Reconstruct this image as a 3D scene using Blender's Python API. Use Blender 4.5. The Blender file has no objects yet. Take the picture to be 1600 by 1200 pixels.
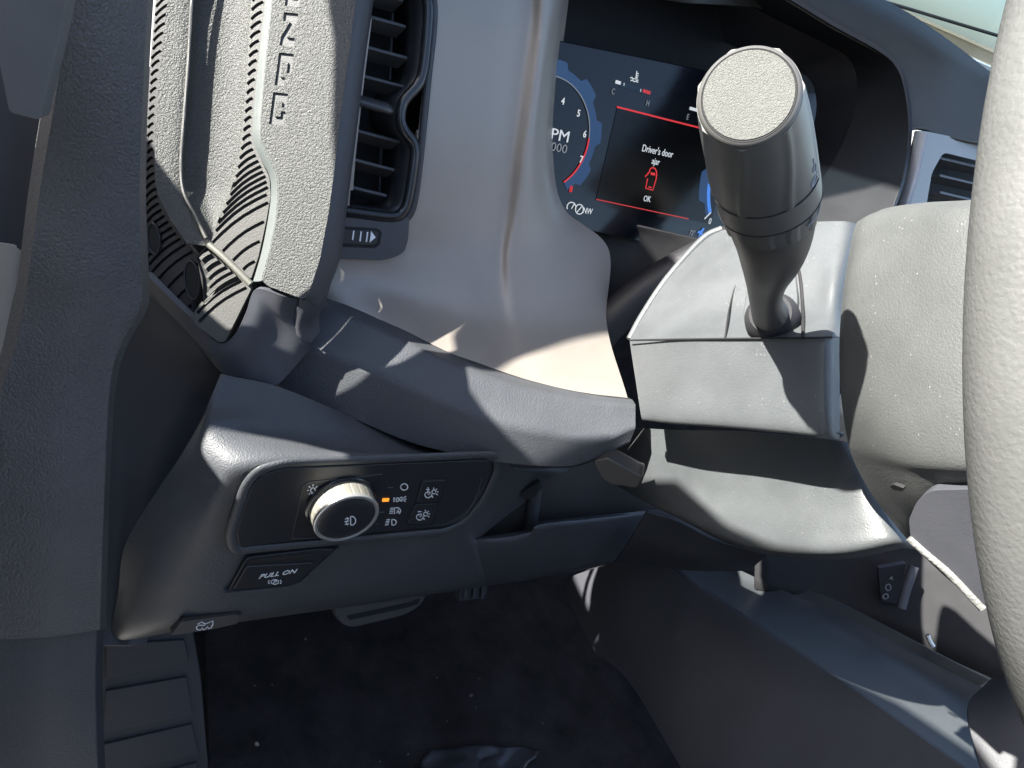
import bpy, bmesh, math, random
from mathutils import Vector, Matrix
from mathutils.geometry import tessellate_polygon
random.seed(7)
sc = bpy.context.scene
col = sc.collection

# ------------------------------------------------------------------ camera, sky, sun, exposure
# car axes: X to the passenger side, Y to the bonnet, Z up; the camera stands in the open driver's door at the origin
PSI, TH = math.radians(32.7), math.radians(39.4)
RT = Vector((math.cos(PSI), -math.sin(PSI)*math.cos(TH), math.sin(PSI)*math.sin(TH)))
UP = Vector((0, math.sin(TH), math.cos(TH)))
FW = Vector((math.sin(PSI), math.cos(PSI)*math.cos(TH), -math.cos(PSI)*math.sin(TH)))
cam = bpy.data.cameras.new('camera')
cam.sensor_width = 36; cam.lens = 27.0; cam.clip_start = .02; cam.clip_end = 3000
co = bpy.data.objects.new('camera', cam); col.objects.link(co)
co.matrix_world = Matrix((( RT.x, UP.x, -FW.x, 0), (RT.y, UP.y, -FW.y, 0), (RT.z, UP.z, -FW.z, 0), (0, 0, 0, 1)))
sc.camera = co
SUN = Vector((-.74, .14, .66)).normalized()          # direction to the sun
w = bpy.data.worlds.new('World'); sc.world = w; w.use_nodes = True
nt = w.node_tree
sky = nt.nodes.new('ShaderNodeTexSky'); sky.sky_type = 'NISHITA'; sky.sun_disc = False
sky.sun_elevation = math.asin(SUN.z); sky.sun_rotation = math.atan2(SUN.x, SUN.y)
sky.air_density = 1.0; sky.dust_density = 1.6; sky.ozone_density = .6
bg = nt.nodes['Background']; bg.inputs[1].default_value = .105
nt.links.new(sky.outputs[0], bg.inputs[0])
sl = bpy.data.lights.new('sun', 'SUN'); sl.energy = 5.0; sl.angle = math.radians(.55); sl.color = (1, .965, .90)
so = bpy.data.objects.new('sun', sl); col.objects.link(so)
so.rotation_euler = SUN.to_track_quat('Z', 'Y').to_euler()
sc.view_settings.view_transform = 'Standard'; sc.view_settings.look = 'None'
sc.view_settings.gamma = 1; sc.view_settings.use_curve_mapping = False
sc.view_settings.exposure = 2.42
sc.cycles.max_bounces = 8; sc.cycles.use_denoising = True

# ------------------------------------------------------------------ geometry helpers
def ray(px, py):
    return RT*((px-800)/1200) + UP*((600-py)/1200) + FW
def P(px, py, d):
    return ray(px, py)*d
class Plane:
    """a plane of the car: alpha leans its top towards the bonnet, gamma turns it towards the driver's door"""
    def __init__(s, p, alpha, gamma=0):
        a, g = math.radians(alpha), math.radians(gamma)
        s.p = p
        s.n = Vector((-math.sin(g)*math.cos(a), -math.cos(g)*math.cos(a), math.sin(a)))
        s.ex = Vector((math.cos(g), -math.sin(g), 0))
        s.ey = s.n.cross(s.ex)
    def __call__(s, px, py, lift=0):
        r = ray(px, py)
        return r*((s.p+s.n*lift).dot(s.n)/r.dot(s.n))
    def off(s, h):
        q = Plane.__new__(Plane); q.p = s.p+s.n*h; q.n = s.n; q.ex = s.ex; q.ey = s.ey
        return q
def fit(a, b, c):
    """plane through three points, facing the camera"""
    q = Plane.__new__(Plane); q.p = a
    q.n = (b-a).cross(c-a).normalized()
    if q.n.dot(a) > 0: q.n = -q.n
    q.ex = (Vector((1, 0, 0))-q.n*q.n.x).normalized(); q.ey = q.n.cross(q.ex)
    return q

def tag(o, label=None, cat=None, group=None, kind=None):
    if label: o['label'] = label
    if cat: o['category'] = cat
    if group: o['group'] = group
    if kind: o['kind'] = kind
def thing(name, label, cat, base, group=None):
    o = bpy.data.objects.new(name, None); o.empty_display_size = .02
    col.objects.link(o); o.location = base; tag(o, label, cat, group)
    return o
def link(name, me, mat, parent=None, bevel=0, seg=2, solid=0, ang=40, smooth=True):
    if mat: me.materials.append(mat)
    o = bpy.data.objects.new(name, me); col.objects.link(o)
    if parent:
        o.parent = parent
        if parent.type == 'EMPTY': o.location = -parent.location
    if smooth: me.shade_smooth()
    if solid:
        m = o.modifiers.new('thick', 'SOLIDIFY'); m.thickness = solid; m.offset = -1; m.use_even_offset = False
    if bevel:
        m = o.modifiers.new('bevel', 'BEVEL'); m.width = bevel; m.segments = seg; m.limit_method = 'ANGLE'
        m.angle_limit = math.radians(ang); m.harden_normals = True
    elif smooth and not solid:
        me.set_sharp_from_angle(angle=math.radians(45))
    return o
def cr(pts, n, sharp=()):
    """Catmull-Rom through pts; the indexes in sharp are corners"""
    cuts = [0]+[s for s in sorted(sharp) if 0 < s < len(pts)-1]+[len(pts)-1]
    out = []
    for a, b in zip(cuts[:-1], cuts[1:]):
        q = pts[a:b+1]
        if len(q) == 2: e0, e1 = q[0], q[1]
        e0 = q[0]*2-q[1]; e1 = q[-1]*2-q[-2]
        q = [e0]+q+[e1]
        for i in range(1, len(q)-2):
            for k in range(n):
                t = k/n
                p0, p1, p2, p3 = q[i-1], q[i], q[i+1], q[i+2]
                out.append(.5*((2*p1)+(p2-p0)*t+(2*p0-5*p1+4*p2-p3)*t*t+(3*p1-p0-3*p2+p3)*t*t*t))
    out.append(pts[-1].copy())
    return out
def face_camera(bm):
    bm.normal_update()
    s = sum(f.normal.dot(f.calc_center_median())*f.calc_area() for f in bm.faces)
    if s > 0: bmesh.ops.reverse_faces(bm, faces=bm.faces[:])
def V2(p): return Vector((p[0], p[1]))
def proj(p):
    d = p.dot(FW); return Vector((800+1200*p.dot(RT)/d, 600-1200*p.dot(UP)/d))
def inside(q, poly):
    c = False
    for i in range(len(poly)):
        a, b = poly[i-1], poly[i]
        if (a[1] > q[1]) != (b[1] > q[1]) and q[0] < (b[0]-a[0])*(q[1]-a[1])/(b[1]-a[1])+a[0]: c = not c
    return c
def patch(name, rows, mat, parent, nu=8, nv=8, thick=.004, bevel=.0012, su=(), sv=(), cut=None, disp=None, flip=False):
    """smooth panel through a grid of control points, with thickness; su / sv = sharp columns / rows"""
    g = [cr([Vector(p) for p in r], nu, su) for r in rows]
    cols = [cr([g[j][i] for j in range(len(g))], nv, sv) for i in range(len(g[0]))]
    bm = bmesh.new()
    vs = [[bm.verts.new(p) for p in c] for c in cols]
    for i in range(len(vs)-1):
        for j in range(len(vs[0])-1):
            f = bm.faces.new((vs[i][j], vs[i+1][j], vs[i+1][j+1], vs[i][j+1]))
    face_camera(bm)
    if flip: bmesh.ops.reverse_faces(bm, faces=bm.faces[:])
    if cut:
        bmesh.ops.delete(bm, geom=[f for f in bm.faces if inside(proj(f.calc_center_median()), cut)], context='FACES')
    me = bpy.data.meshes.new(name); bm.to_mesh(me); bm.free()
    o = link(name, me, mat, parent, bevel, 3, thick, 55)
    return o
def fillet(pts, r, n=5):
    """round the corners of a closed 2-D or 3-D polygon; r may be a list"""
    out = []; N = len(pts)
    for i in range(N):
        a, b, c = pts[i-1], pts[i], pts[(i+1) % N]
        ri = r[i] if isinstance(r, (list, tuple)) else r
        u, v = a-b, c-b
        lu, lv = u.length, v.length
        if ri <= 0 or lu < 1e-9 or lv < 1e-9: out.append(b.copy()); continue
        t = min(ri, lu*.48, lv*.48)
        p, q = b+u*(t/lu), b+v*(t/lv)
        for k in range(n+1):
            s = k/n
            out.append(p*(1-s)**2+b*2*s*(1-s)+q*s*s)
    return out
def plate(name, pts, plane, mat, parent, thick=.003, r=4, bevel=.0005, lift=0, holes=(), seg=2, raw=False):
    """flat piece cut to an outline traced in pixels on a plane of the car, with thickness"""
    o2 = [Vector(p) for p in pts]
    if not raw: o2 = fillet([V2(p) for p in pts], r)
    loops = [[plane(q[0], q[1], lift) for q in o2]]
    for h in holes: loops.append([plane(q[0], q[1], lift) for q in h])
    return plate3(name, loops, plane.n, mat, parent, thick, bevel, seg)
def plate3(name, loops, n, mat, parent, thick, bevel, seg=2):
    flat = [p for l in loops for p in l]
    tris = tessellate_polygon(loops)
    bm = bmesh.new()
    top = [bm.verts.new(p) for p in flat]; bot = [bm.verts.new(p-n*thick) for p in flat]
    if len(loops) == 1:
        bm.faces.new(top); bm.faces.new(list(reversed(bot)))
    else:
        for t in tris:
            try:
                bm.faces.new([top[i] for i in t]); bm.faces.new([bot[i] for i in reversed(t)])
            except ValueError: pass
    k = 0
    for l in loops:
        m = len(l)
        for i in range(m):
            a, b = k+i, k+(i+1) % m
            bm.faces.new((top[a], bot[a], bot[b], top[b]))
        k += m
    bmesh.ops.recalc_face_normals(bm, faces=bm.faces[:])
    me = bpy.data.meshes.new(name); bm.to_mesh(me); bm.free()
    return link(name, me, mat, parent, bevel, seg, 0, 50)
def frames(pts, closed):
    n = len(pts); T = []
    for i in range(n):
        a = pts[(i-1) % n] if (closed or i > 0) else pts[i]
        b = pts[(i+1) % n] if (closed or i < n-1) else pts[i]
        T.append((b-a).normalized())
    return T
def tube_bm(bm, pts, r, seg=8, closed=False, flat=1, up=None, cap=True):
    T = frames(pts, closed); n = len(pts)
    ref = up or (Vector((0, 0, 1)) if abs(T[0].z) < .9 else Vector((1, 0, 0)))
    rings = []; nrm = (ref-T[0]*ref.dot(T[0])).normalized()
    for i in range(n):
        if up: nrm = up
        nrm = (nrm-T[i]*nrm.dot(T[i])).normalized()
        b = T[i].cross(nrm)
        ri = r[i] if isinstance(r, (list, tuple)) else r
        rings.append([bm.verts.new(pts[i]+(nrm*math.cos(2*math.pi*k/seg)*flat+b*math.sin(2*math.pi*k/seg))*ri) for k in range(seg)])
    for i in range(n if closed else n-1):
        A, B = rings[i], rings[(i+1) % n]
        for k in range(seg):
            bm.faces.new((A[k], A[(k+1) % seg], B[(k+1) % seg], B[k]))
    if cap and not closed:
        bm.faces.new(list(reversed(rings[0]))); bm.faces.new(rings[-1])
def done(name, bm, mat, parent, **k):
    bmesh.ops.recalc_face_normals(bm, faces=bm.faces[:])
    me = bpy.data.meshes.new(name); bm.to_mesh(me); bm.free()
    return link(name, me, mat, parent, **k)
def tube(name, pts, r, mat, parent, n=6, seg=8, closed=False, flat=1, up=None, sharp=()):
    bm = bmesh.new()
    if closed:
        N = len(pts); q = pts[-2:]+pts+pts[:3]; c = cr(q, n); c = c[2*n:2*n+N*n]
    else: c = cr(pts, n, sharp) if n > 1 else pts
    tube_bm(bm, c, r, seg, closed, flat, up)
    return done(name, bm, mat, parent)
def loft(name, rings, mat, parent, cap=True, **k):
    bm = bmesh.new()
    R = [[bm.verts.new(p) for p in r] for r in rings]
    m = len(R[0])
    for A, B in zip(R[:-1], R[1:]):
        for i in range(m): bm.faces.new((A[i], A[(i+1) % m], B[(i+1) % m], B[i]))
    if cap: bm.faces.new(list(reversed(R[0]))); bm.faces.new(R[-1])
    return done(name, bm, mat, parent, **k)
def basis(n, ref=Vector((0, 0, 1))):
    a = (ref-n*ref.dot(n)).normalized(); return a, n.cross(a)
def ring(c, n, r, m=48, rb=None, fn=None, ph=0):
    a, b = basis(n)
    return [c+(a*math.cos(2*math.pi*i/m+ph)+b*math.sin(2*math.pi*i/m+ph)*((rb or r)/r))*r*(fn(2*math.pi*i/m) if fn else 1) for i in range(m)]
def lathe(name, c, n, prof, mat, parent, m=56, fn=None, **k):
    """prof = [(height along n, radius)]"""
    return loft(name, [ring(c+n*h, n, max(r, 1e-5), m, None, fn) for h, r in prof], mat, parent, **k)
def strokes_bm(bm, lines, plane, w, lift=.0004, t=.0003):
    """thin printed or inlaid lines traced in pixels on a plane"""
    for L in lines:
        closed = L[-1] == 'c'
        q = [V2(p) for p in L if p != 'c']
        p3 = [plane(a[0], a[1], lift) for a in q]
        dpt = p3[0].dot(FW); ww = w*dpt/1200/2
        T = frames(p3, closed); rows = []
        for p, tn in zip(p3, T):
            s = plane.n.cross(tn).normalized()*ww
            rows.append([bm.verts.new(p+s), bm.verts.new(p-s), bm.verts.new(p-s-plane.n*t), bm.verts.new(p+s-plane.n*t)])
        m = len(rows)
        for i in range(m if closed else m-1):
            A, B = rows[i], rows[(i+1) % m]
            for k in range(4): bm.faces.new((A[k], B[k], B[(k+1) % 4], A[(k+1) % 4]))
        if not closed:
            bm.faces.new(rows[0]); bm.faces.new(list(reversed(rows[-1])))
def strokes(name, lines, plane, w, mat, parent, lift=.0004):
    bm = bmesh.new(); strokes_bm(bm, lines, plane, w, lift)
    return done(name, bm, mat, parent, smooth=False)
def arc(cx, cy, rx, ry, a0, a1, n=16, rot=0):
    o = []
    cs, sn = math.cos(math.radians(rot)), math.sin(math.radians(rot))
    for i in range(n+1):
        a = math.radians(a0+(a1-a0)*i/n); x, y = rx*math.cos(a), -ry*math.sin(a)
        o.append((cx+x*cs-y*sn, cy+x*sn+y*cs))
    return o
def circ(cx, cy, rx, ry=None, rot=0, n=20): return arc(cx, cy, rx, ry or rx, 0, 360-360/n, n-1, rot)+['c']
def text(name, body, plane, px, py, h, mat, parent, lift=.0005, sx=1, shear=0, align='CENTER', rot=0, bold=0):
    """lettering of cap height h pixels, standing on its baseline at pixel px, py on a plane"""
    c = bpy.data.curves.new(name, 'FONT'); c.body = body; c.align_x = align; c.size = 1; c.shear = shear; c.offset = bold
    c.resolution_u = 3
    tmp = bpy.data.objects.new('tmp', c); col.objects.link(tmp)
    dg = bpy.context.evaluated_depsgraph_get(); me = bpy.data.meshes.new_from_object(tmp.evaluated_get(dg))
    bpy.data.objects.remove(tmp); bpy.data.curves.remove(c)
    p = plane(px, py, lift); up1 = plane(px, py-h, lift)
    s = h/max(1e-6, (proj(p+plane.ey*.01)-proj(p)).length)*.01/.72
    a = math.radians(rot); ex = plane.ex*math.cos(a)+plane.ey*math.sin(a); ey = plane.ey*math.cos(a)-plane.ex*math.sin(a)
    for v in me.vertices: v.co = p+ex*(v.co.x*s*sx)+ey*(v.co.y*s)
    bm = bmesh.new(); bm.from_mesh(me); bpy.data.meshes.remove(me)
    r = bmesh.ops.extrude_face_region(bm, geom=bm.faces[:])
    for e in r['geom']:
        if isinstance(e, bmesh.types.BMVert): e.co -= plane.n*.0003
    return done(name, bm, mat, parent, smooth=False)
def box_bm(bm, c, ax, ay, az):
    v = [bm.verts.new(c+ax*i+ay*j+az*k) for i in (-1, 1) for j in (-1, 1) for k in (-1, 1)]
    for f in ((0, 1, 3, 2), (4, 6, 7, 5), (0, 4, 5, 1), (2, 3, 7, 6), (0, 2, 6, 4), (1, 5, 7, 3)): bm.faces.new([v[i] for i in f])
def box(name, c, ax, ay, az, mat, parent, bevel=.001):
    bm = bmesh.new(); box_bm(bm, c, ax, ay, az)
    return done(name, bm, mat, parent, bevel=bevel, smooth=True)

# ------------------------------------------------------------------ materials
def plastic(name, base, rough=.5, scale=650, depth=.00012, spec=.5, var=.12, metallic=0, dust=0, fine=0, tint=None, sheen=0):
    m = bpy.data.materials.new(name); m.use_nodes = True; t = m.node_tree; N = t.nodes; L = t.links
    b = N['Principled BSDF']; b.inputs['Roughness'].default_value = rough; b.inputs['Metallic'].default_value = metallic
    b.inputs['Specular IOR Level'].default_value = spec
    if sheen: b.inputs['Sheen Weight'].default_value = sheen; b.inputs['Sheen Roughness'].default_value = .4
    tc = N.new('ShaderNodeTexCoord')
    nz = N.new('ShaderNodeTexNoise'); nz.inputs['Scale'].default_value = 22; nz.inputs['Detail'].default_value = 6; nz.inputs['Roughness'].default_value = .65
    L.new(tc.outputs['Object'], nz.inputs['Vector'])
    rp = N.new('ShaderNodeMapRange'); rp.inputs[1].default_value = .3; rp.inputs[2].default_value = .7
    rp.inputs[3].default_value = 1-var; rp.inputs[4].default_value = 1+var
    L.new(nz.outputs[0], rp.inputs[0])
    mx = N.new('ShaderNodeVectorMath'); mx.operation = 'SCALE'; mx.inputs[0].default_value = base
    L.new(rp.outputs[0], mx.inputs['Scale'])
    last = mx.outputs[0]
    if dust:
        vd = N.new('ShaderNodeTexVoronoi'); vd.inputs['Scale'].default_value = 330
        L.new(tc.outputs['Object'], vd.inputs['Vector'])
        gt = N.new('ShaderNodeMapRange'); gt.inputs[1].default_value = .13; gt.inputs[2].default_value = .05; gt.inputs[3].default_value = 0; gt.inputs[4].default_value = 1
        L.new(vd.outputs['Distance'], gt.inputs[0])
        ns = N.new('ShaderNodeTexNoise'); ns.inputs['Scale'].default_value = 60; ns.inputs['Detail'].default_value = 2
        L.new(tc.outputs['Object'], ns.inputs['Vector'])
        g2 = N.new('ShaderNodeMapRange'); g2.inputs[1].default_value = .52; g2.inputs[2].default_value = .6; g2.inputs[3].default_value = 0; g2.inputs[4].default_value = dust
        L.new(ns.outputs[0], g2.inputs[0])
        mu = N.new('ShaderNodeMath'); mu.operation = 'MULTIPLY'; L.new(gt.outputs[0], mu.inputs[0]); L.new(g2.outputs[0], mu.inputs[1])
        mc = N.new('ShaderNodeMix'); mc.data_type = 'RGBA'; mc.inputs[7].default_value = (.42, .4, .36, 1)
        L.new(mu.outputs[0], mc.inputs[0]); L.new(last, mc.inputs[6]); last = mc.outputs[2]
    L.new(last, b.inputs['Base Color'])
    rr = N.new('ShaderNodeMapRange'); rr.inputs[1].default_value = .3; rr.inputs[2].default_value = .7
    rr.inputs[3].default_value = rough-.05; rr.inputs[4].default_value = rough+.05
    L.new(nz.outputs[0], rr.inputs[0]); L.new(rr.outputs[0], b.inputs['Roughness'])
    if depth:
        # grain: pebbled cells warped by noise
        wn = N.new('ShaderNodeTexNoise'); wn.inputs['Scale'].default_value = scale*.7; wn.inputs['Detail'].default_value = 2
        L.new(tc.outputs['Object'], wn.inputs['Vector'])
        wm = N.new('ShaderNodeVectorMath'); wm.operation = 'MULTIPLY_ADD'
        k = 1.1/scale; wm.inputs[1].default_value = (k, k, k)
        L.new(wn.outputs['Color'], wm.inputs[0]); L.new(tc.outputs['Object'], wm.inputs[2])
        vo = N.new('ShaderNodeTexVoronoi'); vo.feature = 'SMOOTH_F1'; vo.inputs['Scale'].default_value = scale
        vo.inputs['Smoothness'].default_value = .6
        L.new(wm.outputs[0], vo.inputs['Vector'])
        fn = N.new('ShaderNodeTexNoise'); fn.inputs['Scale'].default_value = scale*2.2; fn.inputs['Detail'].default_value = 3
        L.new(tc.outputs['Object'], fn.inputs['Vector'])
        ad = N.new('ShaderNodeMath'); ad.operation = 'MULTIPLY_ADD'; ad.inputs[1].default_value = .5+fine
        L.new(fn.outputs[0], ad.inputs[0]); L.new(vo.outputs['Distance'], ad.inputs[2])
        bp = N.new('ShaderNodeBump'); bp.inputs['Strength'].default_value = 1; bp.inputs['Distance'].default_value = -depth
        L.new(ad.outputs[0], bp.inputs['Height']); L.new(bp.outputs[0], b.inputs['Normal'])
    return m
def simple(name, base, rough=.4, metallic=0, emit=None, es=0, spec=.5):
    m = bpy.data.materials.new(name); m.use_nodes = True; t = m.node_tree; b = t.nodes['Principled BSDF']
    b.inputs['Base Color'].default_value = (*base, 1); b.inputs['Roughness'].default_value = rough; b.inputs['Metallic'].default_value = metallic
    b.inputs['Specular IOR Level'].default_value = spec
    nz = t.nodes.new('ShaderNodeTexNoise'); nz.inputs['Scale'].default_value = 90; nz.inputs['Detail'].default_value = 5
    tc = t.nodes.new('ShaderNodeTexCoord'); t.links.new(tc.outputs['Object'], nz.inputs['Vector'])
    rr = t.nodes.new('ShaderNodeMapRange'); rr.inputs[3].default_value = max(.02, rough-.06); rr.inputs[4].default_value = rough+.06
    t.links.new(nz.outputs[0], rr.inputs[0]); t.links.new(rr.outputs[0], b.inputs['Roughness'])
    if emit:
        b.inputs['Emission Color'].default_value = (*emit, 1); b.inputs['Emission Strength'].default_value = es
    return m
CH = (.049, .052, .057)
M_dash = plastic('charcoal_grained_plastic', CH, .5, 800, .00022, dust=.15)
M_pillar = plastic('pillar_grained_plastic', (.08, .078, .079), .5, 640, .0009)
M_fine = plastic('charcoal_fine_plastic', (.052, .054, .062), .5, 1100, .00006)
M_dark = plastic('dark_recess_plastic', (.028, .029, .034), .55, 800, .00008)
M_handle = plastic('handle_grained_plastic', (.040, .042, .039), .45, 760, .00045, fine=.8)
M_rubber = plastic('ribbed_rubber', (.055, .055, .05), .55, 1100, .00012)
M_rubberdark = simple('groove_rubber', (.012, .012, .012), .8)
M_silver = plastic('satin_silver_paint', (.27, .242, .212), .42, 1200, .00007, metallic=.35, var=.05)
M_gloss = simple('gloss_black_plastic', (.012, .013, .015), .18)
M_satin = simple('satin_black_plastic', (.022, .023, .026), .38)
M_column = plastic('column_fine_plastic', (.066, .071, .074), .48, 1000, .00014, dust=.5)
M_stalk = plastic('stalk_plastic', (.08, .079, .075), .42, 1500, .00003)
M_cap = plastic('stalk_cap_grained', (.085, .087, .078), .4, 1700, .0003, fine=.8)
M_hub = plastic('hub_soft_plastic', (.062, .065, .063), .6, 900, .00016, dust=.6)
M_leather = plastic('rim_leather', (.10, .101, .096), .5, 620, .00013, var=.12)
M_chrome = simple('satin_chrome', (.78, .77, .74), .36, .85)
M_white = simple('white_print', (.8, .8, .8), .5)
M_grey = simple('grey_print', (.25, .26, .28), .5)
M_seam = simple('seam_edge', (.09, .09, .095), .35)
M_amber = simple('amber_lamp', (.6, .2, .02), .4, emit=(1, .33, .03), es=.22)
M_screen = simple('dark_screen', (.004, .005, .008), .13, spec=.3)
M_panelblack = simple('screen_black', (.002, .002, .002), .2, spec=.2)
M_ewhite = simple('screen_white', (0, 0, 0), .5, emit=(.85, .92, 1), es=.14)
M_edim = simple('screen_grey', (0, 0, 0), .5, emit=(.6, .68, .8), es=.06)
M_ered = simple('screen_red', (0, 0, 0), .5, emit=(1, .05, .06), es=.13)
M_ereddim = simple('screen_dim_red', (0, 0, 0), .5, emit=(1, .06, .07), es=.10)
M_eblue = simple('screen_blue', (0, 0, 0), .5, emit=(.06, .17, .45), es=.06)
M_ebluehi = simple('screen_bright_blue', (0, 0, 0), .5, emit=(.08, .3, 1), es=.15)
M_enavy = simple('screen_navy', (0, 0, 0), .5, emit=(.03, .09, .2), es=.035)
M_carpet = plastic('black_carpet', (.03, .028, .029), .95, 420, .0012, spec=.1, var=.45, fine=1)
M_mat = plastic('rubber_mat', (.035, .036, .042), .6, 700, .0001)
M_console = plastic('console_plastic', (.055, .057, .066), .55, 900, .0001)
M_pedal = plastic('pedal_rubber', (.06, .055, .05), .7, 400, .0002)
M_black = simple('matte_black', (.008, .008, .009), .8)
M_body = simple('body_paint', (.40, .36, .31), .3)
M_stitch = plastic('sparkling_trim', (.16, .16, .15), .35, 500, .0006)

# ------------------------------------------------------------------ planes of the car
DASH = Plane(P(600, 200, .56), 22)
CLU = Plane(P(1000, 240, .70), 20)
HND = Plane(P(480, 250, .50), 30, 35)
KY = P(560, 780, .55).y
SW = Plane(Vector((0, KY, 0)), 0)
def Y(px, py, y):
    r = ray(px, py); return r*(y/r.y)
def Zp(px, py, z):
    r = ray(px, py); return r*(z/r.z)
def X(px, py, x):
    r = ray(px, py); return r*(x/r.x)

# ================================================================== SETTING
def structure(name, pts, mat, thick):
    a, b, c, d = [Vector(p) for p in pts]
    n = (b-a).cross(d-a).normalized()
    bm = bmesh.new()
    t = [bm.verts.new(p) for p in (a, b, c, d)]; u = [bm.verts.new(p-n*thick) for p in (a, b, c, d)]
    bm.faces.new(t); bm.faces.new(list(reversed(u)))
    for i in range(4): bm.faces.new((t[i], u[i], u[(i+1) % 4], t[(i+1) % 4]))
    o = done(name, bm, mat, None, smooth=False); o['kind'] = 'structure'
    return o
M_ground = plastic('pale_concrete', (.3, .29, .27), .9, 4, .002, var=.15)
structure('ground', ((-400, -400, -1.55), (400, -400, -1.55), (400, 900, -1.55), (-400, 900, -1.55)), M_ground, .1)
FZ = -.86
structure('floor', ((.06, -1.0, FZ), (1.3, -1.0, FZ), (1.3, .62, FZ), (.06, .62, FZ)), M_carpet, .03)
structure('firewall', ((.0, .62, FZ-.03), (1.3, .62, FZ-.03), (1.3, .72, -.25), (.0, .72, -.25)), M_carpet, .03)

# ---- windscreen side: dash pad, bonnet, wiper, glass
hood = thing('car_bonnet', 'white sunlit car bonnet seen through the windscreen', 'bonnet', Vector((.8, 1.6, -.2)))
rows = [[Vector((x, y, -.010-.02*((x-1.0)/.9)**2*(x < 1.0)-.03*((y-1.2)/.8)**2)) for x in (.02, .5, 1.0, 1.5, 1.9)] for y in (1.02, 1.3, 1.6, 1.95)]
M_bonnet = simple('white_paint', (.8, .79, .76), .25)
patch('panel', rows, M_bonnet, hood, 6, 6, .01, .002)

# ---- unseen shade sheets added as door, wing, mirror and header; then plain cabin walls
def sheet(name, yz, x, thick, mat):
    bm = bmesh.new()
    q = fillet([V2(p) for p in yz], .006, 4)
    a = [bm.verts.new((x, p.x, p.y)) for p in q]; b = [bm.verts.new((x-thick, p.x, p.y)) for p in q]
    bm.faces.new(a); bm.faces.new(list(reversed(b))); n = len(q)
    for i in range(n): bm.faces.new((a[i], b[i], b[(i+1) % n], a[(i+1) % n]))
    o = done(name, bm, mat, None, smooth=False); o['kind'] = 'structure'
    return o
sheet('door_shade_sheet', [(-1.1, .15), (.1, .18), (.14, .19), (.165, .27), (.2, .275), (.26, .25), (.30, .215), (.34, .195), (.40, .185), (.434, .155), (.43, .05), (.396, -.04), (.394, -1.1), (-1.1, -1.1)], -.15, .02, M_body)  # added out of view, outline traced back from the wanted shadow edges
side = [(.3, -.143), (.424, -.143), (.434, -.12), (.433, -.07), (.424, -.045), (.396, -.04), (.396, .06), (.42, .085), (.438, .07), (.452, .066), (.474, .066), (.477, -.068), (.50, -.08), (.525, -.032), (2.2, -.02), (2.2, -1.2), (.3, -1.2)]
sheet('body_shade_sheet', [(y+.0047, z+.0223) for y, z in side], -.175, .01, M_body)  # unseen blocker, its post and steps shaped to shade ledge and pillar
sheet('mirror_shade_sheet', [(.49, .078), (.518, .090), (.54, .117), (.572, .162), (.60, .19), (.66, .19), (.70, .33), (.57, .345), (.545, .225), (.512, .155), (.4975, .118), (.484, .095)], -.15, .01, M_satin)  # added unseen blocker, outlined so its shadow covers the upper dash trim
structure('header_shade_strip', ((.0, .36, .46), (1.5, .36, .46), (1.5, .76, .46), (.0, .76, .46)), plastic('shade_strip_lining', (.16, .16, .165), .9, 300, .0003), .03)  # strip added overhead to keep sun off display hood and dash pad
structure('windscreen_pillar', ((.02, .64, -.12), (.02, .72, -.12), (.02, .72, .43), (.02, .64, .43)), M_dark, .04)
structure('passenger_side', ((1.5, -1.6, -1.0), (1.5, .9, -1.0), (1.5, .9, -.1), (1.5, -1.6, -.1)), M_dash, .03)
structure('cabin_rear', ((-.05, -1.3, -1.0), (1.5, -1.3, -1.0), (1.5, -1.3, .45), (-.05, -1.3, .45)), M_dark, .05)

far = thing('distant_building', 'low beige building on the horizon beyond the windscreen', 'building', Vector((95, 62, -1.55)))
box('wall', Vector((95, 62, -.2)), Vector((22, -15, 0)), Vector((4, 6, 0)), Vector((0, 0, 1.35)), plastic('beige_render', (.45, .36, .24), .9, 3, .003), far, 0)
box('roof', Vector((95, 62, 1.32)), Vector((22.6, -15.4, 0)), Vector((4.3, 6.4, 0)), Vector((0, 0, .14)), plastic('roof_sheet', (.40, .32, .22), .8, 3, .003), far, 0)

# ================================================================== A-PILLAR / DOOR OPENING
pt = thing('pillar_trim', 'tall charcoal grained trim panel lining the door opening at the far left', 'pillar trim', P(120, 1100, .53))
rows = [[P(90, -22, 0.368), P(112, -22, 0.340), P(170, -40, 0.350), P(234, -60, 0.376), P(244, -60, 0.388)],
        [P(72, 120, 0.386), P(92, 120, 0.362), P(160, 120, 0.373), P(224, 120, 0.392), P(233, 120, 0.403)],
        [P(44, 300, 0.418), P(62, 300, 0.398), P(140, 300, 0.404), P(218, 300, 0.417), P(228, 300, 0.429)],
        [P(28, 430, 0.430), P(45, 430, 0.412), P(135, 430, 0.418), P(222, 435, 0.438), P(233, 445, 0.455)],
        [P(18, 475, 0.437), P(38, 475, 0.4185), P(130, 480, 0.4245), P(218, 480, 0.443), P(230, 484, 0.460)],
        [P(4, 540, 0.441), P(24, 540, 0.4245), P(110, 545, 0.4305), P(186, 545, 0.446), P(197, 545, 0.458)],
        [P(-14, 620, 0.445), P(2, 620, 0.430), P(90, 620, 0.436), P(170, 620, 0.451), P(180, 620, 0.465)],
        [P(-30, 800, 0.460), P(-15, 800, 0.446), P(80, 800, 0.452), P(162, 800, 0.468), P(171, 800, 0.486)],
        [P(-45, 995, 0.485), P(-30, 1000, 0.470), P(70, 996, 0.478), P(156, 984, 0.495), P(166, 982, 0.515)]]
patch('upper_panel', rows, M_pillar, pt, 6, 6, .004, .002, su=(1, 3))
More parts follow.
